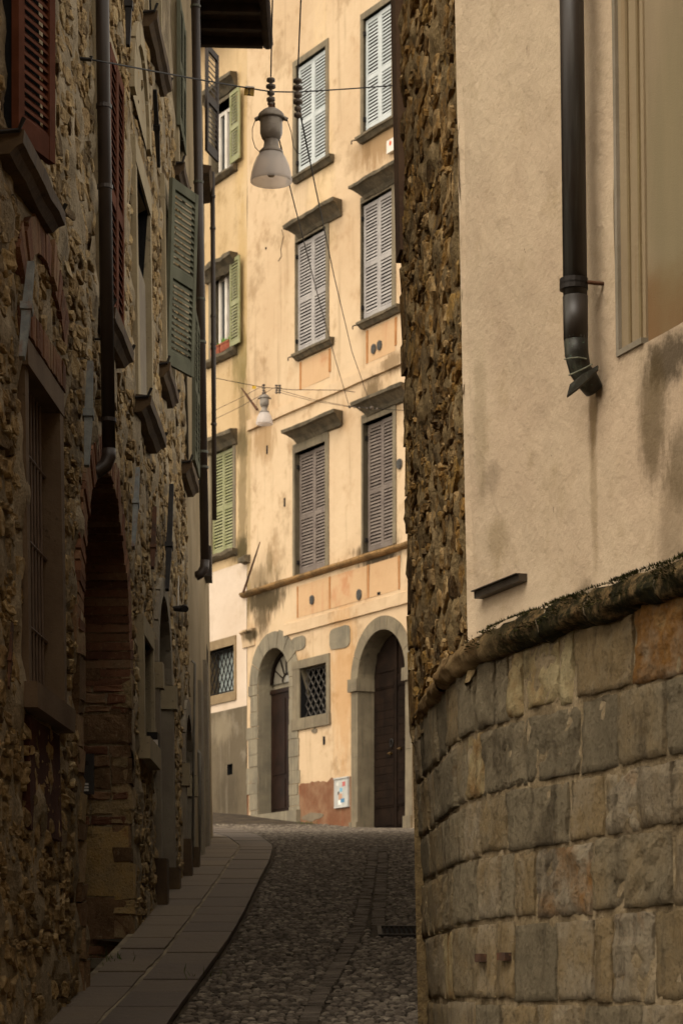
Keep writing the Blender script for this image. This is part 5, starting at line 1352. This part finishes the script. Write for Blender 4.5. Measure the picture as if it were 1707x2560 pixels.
# big downpipe on the cream wall with its twisted lead shoe
pd = .10; sp_, _ = r_(1435, 500, pd); Yp_ = RW.P(sp_, 2, pd).y
dp = thing('downpipe', 'large dark downpipe with a twisted metal shoe on the cream plaster wall', 'downpipe', unp(1440, 900, Yp_), 'downpipes')
top = unp(1428, -60, Yp_); bot = unp(1439, 850, Yp_); top = top + (top - bot) * .6
m = MB(); tube(m, [top, bot + (top - bot) * .06], .0455, 24); m.build('pipe_shaft', M['pipe2'], dp, True)
m = MB(); tube(m, [bot + (top - bot) * .075, bot], [.0475, .046], 24); m.build('lower_sleeve', M['pipe2'], dp, True)
q = unp(1434, 705, Yp_); clamp(q, .0465, dp, M['iron']); clamp(q + Vector((0, 0, -.017)), .0465, dp, M['iron'])
m = MB(); o_ = Vector((-RN.x, -RN.y, 0)); tube(m, [q + Vector((.03, 0, 0)), q + Vector((.055, -.02, -.006)), q + o_ * .1 + Vector((.05, -.03, -.008))], .008, 6); m.build('bracket', M['rust'], dp)
mpat = simple('patinated_lead', '25231e', '35332b', 12, .45, .002, 30, metal=.3, speck='4c6454', streak='6a6c5c')
p0 = bot; pts = [p0 + Vector((0, 0, .01)), unp(1441, 885, Yp_), unp(1450, 925, Yp_ + .01), unp(1468, 950, Yp_ + .03), unp(1485, 975, Yp_ + .05)]
m = MB(); tube(m, pts, [.046, .045, .042, .043, .037], 20); m.build('shoe', mpat, dp, True)
m = MB(); fl_ = [unp(1494, 912, Yp_ - .02), unp(1455, 935, Yp_ - .055), unp(1424, 960, Yp_ - .05), unp(1416, 990, Yp_ - .05), unp(1440, 972, Yp_ - .055), unp(1468, 948, Yp_ - .055), unp(1493, 922, Yp_ - .03)]
m.add(fl_ + [p + Vector((.004, .012, -.004)) for p in fl_], [tuple(range(7)), tuple(range(13, 6, -1))] + [(i, (i + 1) % 7, (i + 1) % 7 + 7, i + 7) for i in range(7)]); m.build('folded_flap', mpat, dp)
seam = simple('pale_solder_seam', '7c7c68', '5c5e50', 20, .6)
m = MB(); tube(m, [unp(1410, 898, Yp_ - .035), unp(1425, 895, Yp_ - .047), unp(1445, 893, Yp_ - .05), unp(1466, 897, Yp_ - .035)], .0028, 5); tube(m, [unp(1421, 938, Yp_ - .045), unp(1440, 930, Yp_ - .055), unp(1462, 920, Yp_ - .055), unp(1480, 910, Yp_ - .04)], .003, 5); m.build('seam', seam, dp)

# ================================================================== OVERHEAD LAMPS, WIRES
M['lampm'] = simple('weathered_lamp_metal', '746a60', '8a8074', 9, .4, .002, 30, metal=.1, speck='3a322c')
n = NT('ribbed_glass'); g = n
tr = g.n.new('ShaderNodeBsdfTranslucent'); tr.inputs[0].default_value = (.85, .8, .76, 1); tp = g.n.new('ShaderNodeBsdfTransparent'); tp.inputs[0].default_value = (.93, .9, .88, 1)
mx = g.n.new('ShaderNodeMixShader'); mx.inputs[0].default_value = .4; g.link(tp.outputs[0], mx.inputs[1]); g.link(tr.outputs[0], mx.inputs[2])
mx2 = g.n.new('ShaderNodeMixShader'); mx2.inputs[0].default_value = .22; g.b.inputs['Base Color'].default_value = (.95, .9, .86, 1); g.b.inputs['Roughness'].default_value = .25; g.link(mx.outputs[0], mx2.inputs[1]); g.link(g.b.outputs[0], mx2.inputs[2])
g.link(mx2.outputs[0], g.n['Material Output'].inputs[0]); M['lglass'] = g.m
M['porc'] = simple('dirty_porcelain', '4a4038', '6a5e52', 20, .4)
M['bulb'] = simple('frosted_bulb', 'a89478', 'b8a488', 5, .4)
def insulator(top_, parent, sc_):
    m = MB(); pr = []
    z = 0
    for k in range(4):
        rr_ = (.030, .034, .026, .030)[k] * sc_
        pr += [(.010 * sc_, z), (rr_, z - .008 * sc_), (rr_, z - .026 * sc_), (.012 * sc_, z - .036 * sc_)]; z -= .046 * sc_
    lathe(m, top_, [(0, .0)] + pr + [(0, z)], 12); m.build('insulator', M['porc'], parent, True)
def lamp(cx, ytop, Y, k, lab, lift=0):
    """k = metres per photograph pixel scale of the near lamp"""
    t = thing('street_lamp', lab, 'street lamp', unp(cx, ytop, Y), 'lamps hung over the street')
    c = unp(cx, ytop, Y); q = k
    m = MB(); lathe(m, c, [(0, 0), (14 * q, -1 * q), (22 * q, -6 * q), (31 * q, -14 * q), (34 * q, -22 * q), (34 * q, -26 * q), (28 * q, -28 * q)], 28); m.build('lamp_cap', M['lampm'], t, True)
    m = MB(); lathe(m, c, [(28 * q, -27 * q), (28 * q, -48 * q), (28 * q, -62 * q), (24 * q, -74 * q), (20 * q, -79 * q)], 28); m.build('lamp_housing', M['lampm'], t, True)
    m = MB(); lathe(m, c, [(19 * q, -78 * q), (18 * q, -86 * q), (20 * q, -98 * q), (24 * q, -102 * q), (30 * q, -108 * q), (30 * q, -114 * q), (26 * q, -115 * q)], 28); m.build('lamp_neck', M['lampm'], t, True)
    m = MB(); lathe(m, c, [(28 * q, -112 * q), (36 * q, -124 * q), (43 * q, -140 * q), (48 * q, -158 * q), (51 * q, -176 * q), (51.5 * q, -184 * q), (49.5 * q, -184 * q), (46 * q, -158 * q), (34 * q, -126 * q), (26 * q, -113 * q)], 72, rib=.018); m.build('glass_shade', M['lglass'], t, True)
    m = MB(); lathe(m, c, [(8 * q, -118 * q), (9 * q, -140 * q), (13 * q, -152 * q), (13 * q, -160 * q), (8 * q, -170 * q), (0, -173 * q)], 16); m.build('bulb', M['bulb'], t, True)
    m = MB()
    for sg in (-1, 1):
        p = c + Vector((sg * 31 * q, 0, -24 * q)); tube(m, [p, p + Vector((sg * 10 * q, 0, -4 * q))], [6 * q, 5 * q], 8)
    m.build('lugs', M['lampm'], t, True)
    m = MB()
    pts = [c + Vector((-40 * q, 0, -30 * q)), c + Vector((-47 * q, 0, -50 * q)), c + Vector((-47 * q, 0, -75 * q)), c + Vector((-40 * q, 0, -98 * q)), c + Vector((-30 * q, 0, -108 * q))]
    tube(m, pts, 1.0 * q, 5)
    tube(m, [c + Vector((20 * q, 0, -80 * q)), c + Vector((26 * q, 0, -98 * q)), c + Vector((28 * q, 0, -110 * q))], 1.0 * q, 5)
    m.build('retaining_cord', M['iron'], t)
    m = MB(); tube(m, [c + Vector((-4 * q, 0, 2 * q)), c + Vector((-6 * q, 0, 14 * q))], 2.5 * q, 6); tube(m, [c + Vector((8 * q, 0, 0)), c + Vector((8 * q, 0, 14 * q))], 2 * q, 6); tube(m, [c + Vector((-9 * q, 0, 12 * q)), c + Vector((9 * q, 0, 12 * q))], 4 * q, 6); tube(m, [c, c + Vector((0, 0, 12 * q))], 7 * q, 8); m.build('hanging_shackle', M['rust'], t)
    return t, c
LY = 17.0; kk = LY / FPX
t1, c1 = lamp(678, 270, LY, kk, 'large grey street lamp with ribbed glass shade hanging near, before the blue shutters')
insulator(unp(677, 193, LY), t1, 1.0); insulator(unp(678, 228, LY), t1, .8)
FY = 42.0
t2, c2 = lamp(661, 985, FY, kk * .41 * FY / LY, 'small distant street lamp with white glass hanging before the yellow facade')
insulator(unp(659, 960, FY), t2, 1.0)
t3 = thing('insulator_stack', 'stack of dark insulators on the wire just right of the near lamp', 'insulator', unp(744, 193, LY))
insulator(unp(744, 195, LY), t3, 1.05); insulator(unp(745, 232, LY), t3, 1.0)
m = MB(); tube(m, [unp(744, 250, LY), unp(750, 275, LY), unp(752, 296, LY), unp(757, 298, LY)], .006, 5); tube(m, [unp(746, 250, LY), unp(753, 290, LY)], .005, 5); m.build('cable_tail', M['iron'], t3)
t4 = thing('insulator_stack', 'small dark insulator pair on the far wire, right of the distant lamp', 'insulator', unp(695, 968, FY))
insulator(unp(691, 961, FY), t4, .9); insulator(unp(699, 961, FY), t4, .9)
M['wire'] = simple('black_wire', '14110f', '1e1a17', 9, .6, 0)
def sag(a, b, s_=0.0, n=10): return [a + (b - a) * (i / n) - Vector((0, 0, s_ * 4 * (i / n) * (1 - i / n))) for i in range(n + 1)]
def wire(pts, r__, lab):
    m = MB(); tube(m, pts, r__, 6); return tag(m.build('wire', M['wire'], None, True), lab, 'wire', 'overhead wires')
sA, zA_ = l(228, 148, .08); A = L.P(sA, zA_, .08)
wire([A, unp(270, 155, 14.7), unp(370, 174, 15.2), unp(500, 198, 15.9), unp(610, 217, 16.6), unp(677, 228, LY), unp(744, 229, 17.3), unp(870, 221, 17.8), unp(979, 213, 18.3), unp(1080, 207, 18.8)], .0052, 'black span wire crossing the alley from beside the downpipe and carrying the near lamp')
m = MB(); tube(m, [A + Vector((-.1, 0, .01)), A, A + Vector((0, 0, .02))], .012, 6); tag(m.build('wall_hook', M['iron']), 'iron hook in the stone wall left of the downpipe holding the span wire', 'hook')
wire([unp(682, -400, 14.6), unp(681, 0, 15.6), unp(677, 190, LY)], .005, 'cable rising from the near lamp to the top of the view')
wire([unp(757, -400, 14.6), unp(752, 0, 15.6), unp(744, 190, LY)], .005, 'cable rising from the insulators beside the near lamp')
wire([unp(679, 262, LY), unp(720, 448, 20.5), unp(760, 605, 25), unp(800, 760, 31), unp(840, 905, 38), unp(873, 1017, 44)], .0055, 'left one of the two long cables sloping down the street from the near lamp')
wire([unp(746, 262, LY), unp(790, 475, 20.5), unp(835, 690, 27), unp(880, 880, 36), unp(929, 1019, 44)], .0055, 'right one of the two long cables sloping down the street')
wire([unp(530, 943, 41), unp(600, 957, 41.6), unp(658, 968, FY), unp(730, 974, 42.5), unp(855, 975, 43.5), unp(887, 980, 44)], .006, 'far span wire carrying the distant lamp and its yellow tag')
wire([unp(530, 1029, 40), unp(600, 995, 41), unp(655, 965, FY)], .004, 'thin wire slanting from the distant lamp to the left, the upper one')
wire([unp(530, 1051, 40), unp(600, 1017, 41), unp(680, 972, FY)], .004, 'thin wire slanting from the distant lamp to the left, the lower one')
wire([unp(700, 975, FY), unp(780, 998, 43), unp(872, 1015, 44)], .004, 'thin upper wire from the distant insulators to the right')
wire([unp(700, 981, FY), unp(780, 1002, 43), unp(868, 1016, 44)], .004, 'thin lower wire from the distant insulators to the right')
wire([unp(868, 1016, 44), unp(929, 1020, 44), unp(1010, 1026, 44)], .006, 'short black span wire with beads below the right-hand hood')
for (x, y, r__, lb_) in ((874, 1017, .03, 'large bead where the left long cable meets'), (886, 1018, .02, 'small bead just right of the left large bead on'), (898, 1020, .02, 'small bead midway along'), (917, 1021, .018, 'small bead just left of the right large bead on'), (929, 1019, .035, 'large bead where the right long cable meets'), (942, 1022, .018, 'rightmost small bead on')):
    m = MB(); lathe(m, unp(x, y, 44), [(0, r__), (r__ * .8, r__ * .6), (r__, 0), (r__ * .8, -r__ * .6), (0, -r__)], 8)
    tag(m.build('insulator', M['porc'], None, True), lb_ + ' the short span wire', 'insulator', 'insulator beads on the far span wire')
def wtag(x, y, Y, w, h, lab, txt, rot):
    c = unp(x, y, Y); q = Y / FPX; t = thing('wire_tag', lab, 'tag', c)
    m = MB(); cr, sr = math.cos(rot), math.sin(rot)
    def pt(a, b, d): return (c.x + (a * cr - b * sr) * q, c.y + d, c.z + (a * sr + b * cr) * q)
    m.add([pt(a, b, d) for a in (-w / 2, w / 2) for (d, b) in ((0, -h / 2), (-.006, -h / 2), (-.006, h / 2), (0, h / 2))], bx)
    m.build('plate', simple('tag_ochre_' + str(int(x)), '9a7a24' if txt else 'b08a1c', '8a6a20' if txt else 'b8921c', 20, .5, 0), t)
    if txt:
        m = MB(); 
        for (a0, a1, b0, b1) in ((-1.0, 1.4, -7.5, 7.5), (-3.5, 4, -8, -6), (-3.6, -1, 4, 6.4)): m.add([pt(a, b, d) for a in (a0, a1) for (d, b) in ((-.006, b0), (-.0075, b0), (-.0075, b1), (-.006, b1))], bx)
        m.build('numeral_one', M['iron'], t)
        m = MB(); m.add([pt(a, b, d) for a in (-w / 2 + 2, w / 2) for (d, b) in ((0, h / 2), (-.02, h / 2), (-.02, h / 2 + 3), (0, h / 2 + 3))], bx); m.build('clip', M['white'], t)
wtag(623, 229, 16.65, 25, 19, 'small ochre tag with the numeral 1 on the near span wire, left of the lamp', True, -.1)
wtag(635, 968, 41.8, 10, 8, 'tiny yellow tag on the far span wire beside the distant lamp', False, -.1)
m = MB()
pts = [c1 + Vector((40 * kk, 0, -30 * kk)), unp(728, 330, LY), unp(733, 365, LY), unp(742, 380, LY), unp(750, 384, LY), unp(757, 378, LY)]
tube(m, pts, .003, 5); tag(m.build('lamp_cable', M['wire'], None, True), 'thin loose cable looping from the near lamp to the right-hand cable', 'cable')

# drain grate in the cobbles
ga, gb_ = GR0, GR1
gr = thing('drain_grate', 'dark slotted drain grate in the cobbles beside the corner building', 'drain grate', ((ga.x + gb_.x) / 2, (ga.y + gb_.y) / 2, G(0, ga.y)))
x0g, x1g = ga.x, gb_.x + .25; y0g, y1g = ga.y - .02, gb_.y + .05
def slope_box(m, xa, xb, ya, yb, h0, h1):
    m.add([(x, y, G(x, y) + h) for x in (xa, xb) for (y, h) in ((ya, h0), (yb, h0), (yb, h1), (ya, h1))], bx)
m = MB(); slope_box(m, x0g, x1g, y0g, y1g, -.03, -.005); m.build('pit', M['darkin'], gr)
m = MB(); slope_box(m, x0g, x1g, y0g, y0g + .03, -.01, .014); slope_box(m, x0g, x1g, y1g - .03, y1g, -.01, .014); slope_box(m, x0g, x0g + .03, y0g + .03, y1g - .03, -.01, .0135); m.build('rim', M['iron'], gr)
gmat = simple('dull_grate_iron', '1c1815', '26201b', 9, .95, 0, spec=.05)
k = x0g + .045
while k < x1g - .01: mm = MB(); slope_box(mm, k, k + .014, y0g + .03, y1g - .03, -.01, .012); mm.build('bar', gmat, gr); k += .034

# ================================================================== unseen walls and houses added to darken the alley
M['offp'] = simple('plain_ochre_plaster', 'a08660', 'b09670', 1.2, .92, .01, 6)
# unseen wing and house row behind the camera, added to block sky and sun
m = MB()
WG = Fr(lambda s, z, d: Vector((.47 + .0435 * (s - 12.9) - d, s, z)), (12.9, 36))
sheet(m, WG, 12.9, 36, -.6, 4.4, [], .5, .03, 1.5); m.build('added_shade_wall', M['mortar_r'], rb)  # hidden wall added to keep skylight off the lower left wall
m = MB(); box(m, WG, 12.9, 36, 4.4, 4.6, -6, .1, seg=4); m.build('added_shade_roof', M['darkin'], rb)
hr = MB()
HR = Fr(lambda s, z, d: Vector((s, -6 + d, z)), (-20, 20)); sheet(hr, HR, -22, 16, -3.5, 12.0, [], 1.0, .04, 1); box(hr, HR, -22, 16, 12.0, 12.3, -6, .4)
hr.build('added_shade_houses', M['offp'], None, kind='structure')  # unseen row added to shade the lower part of the corner building
print('OBJECTS', len(bpy.data.objects))
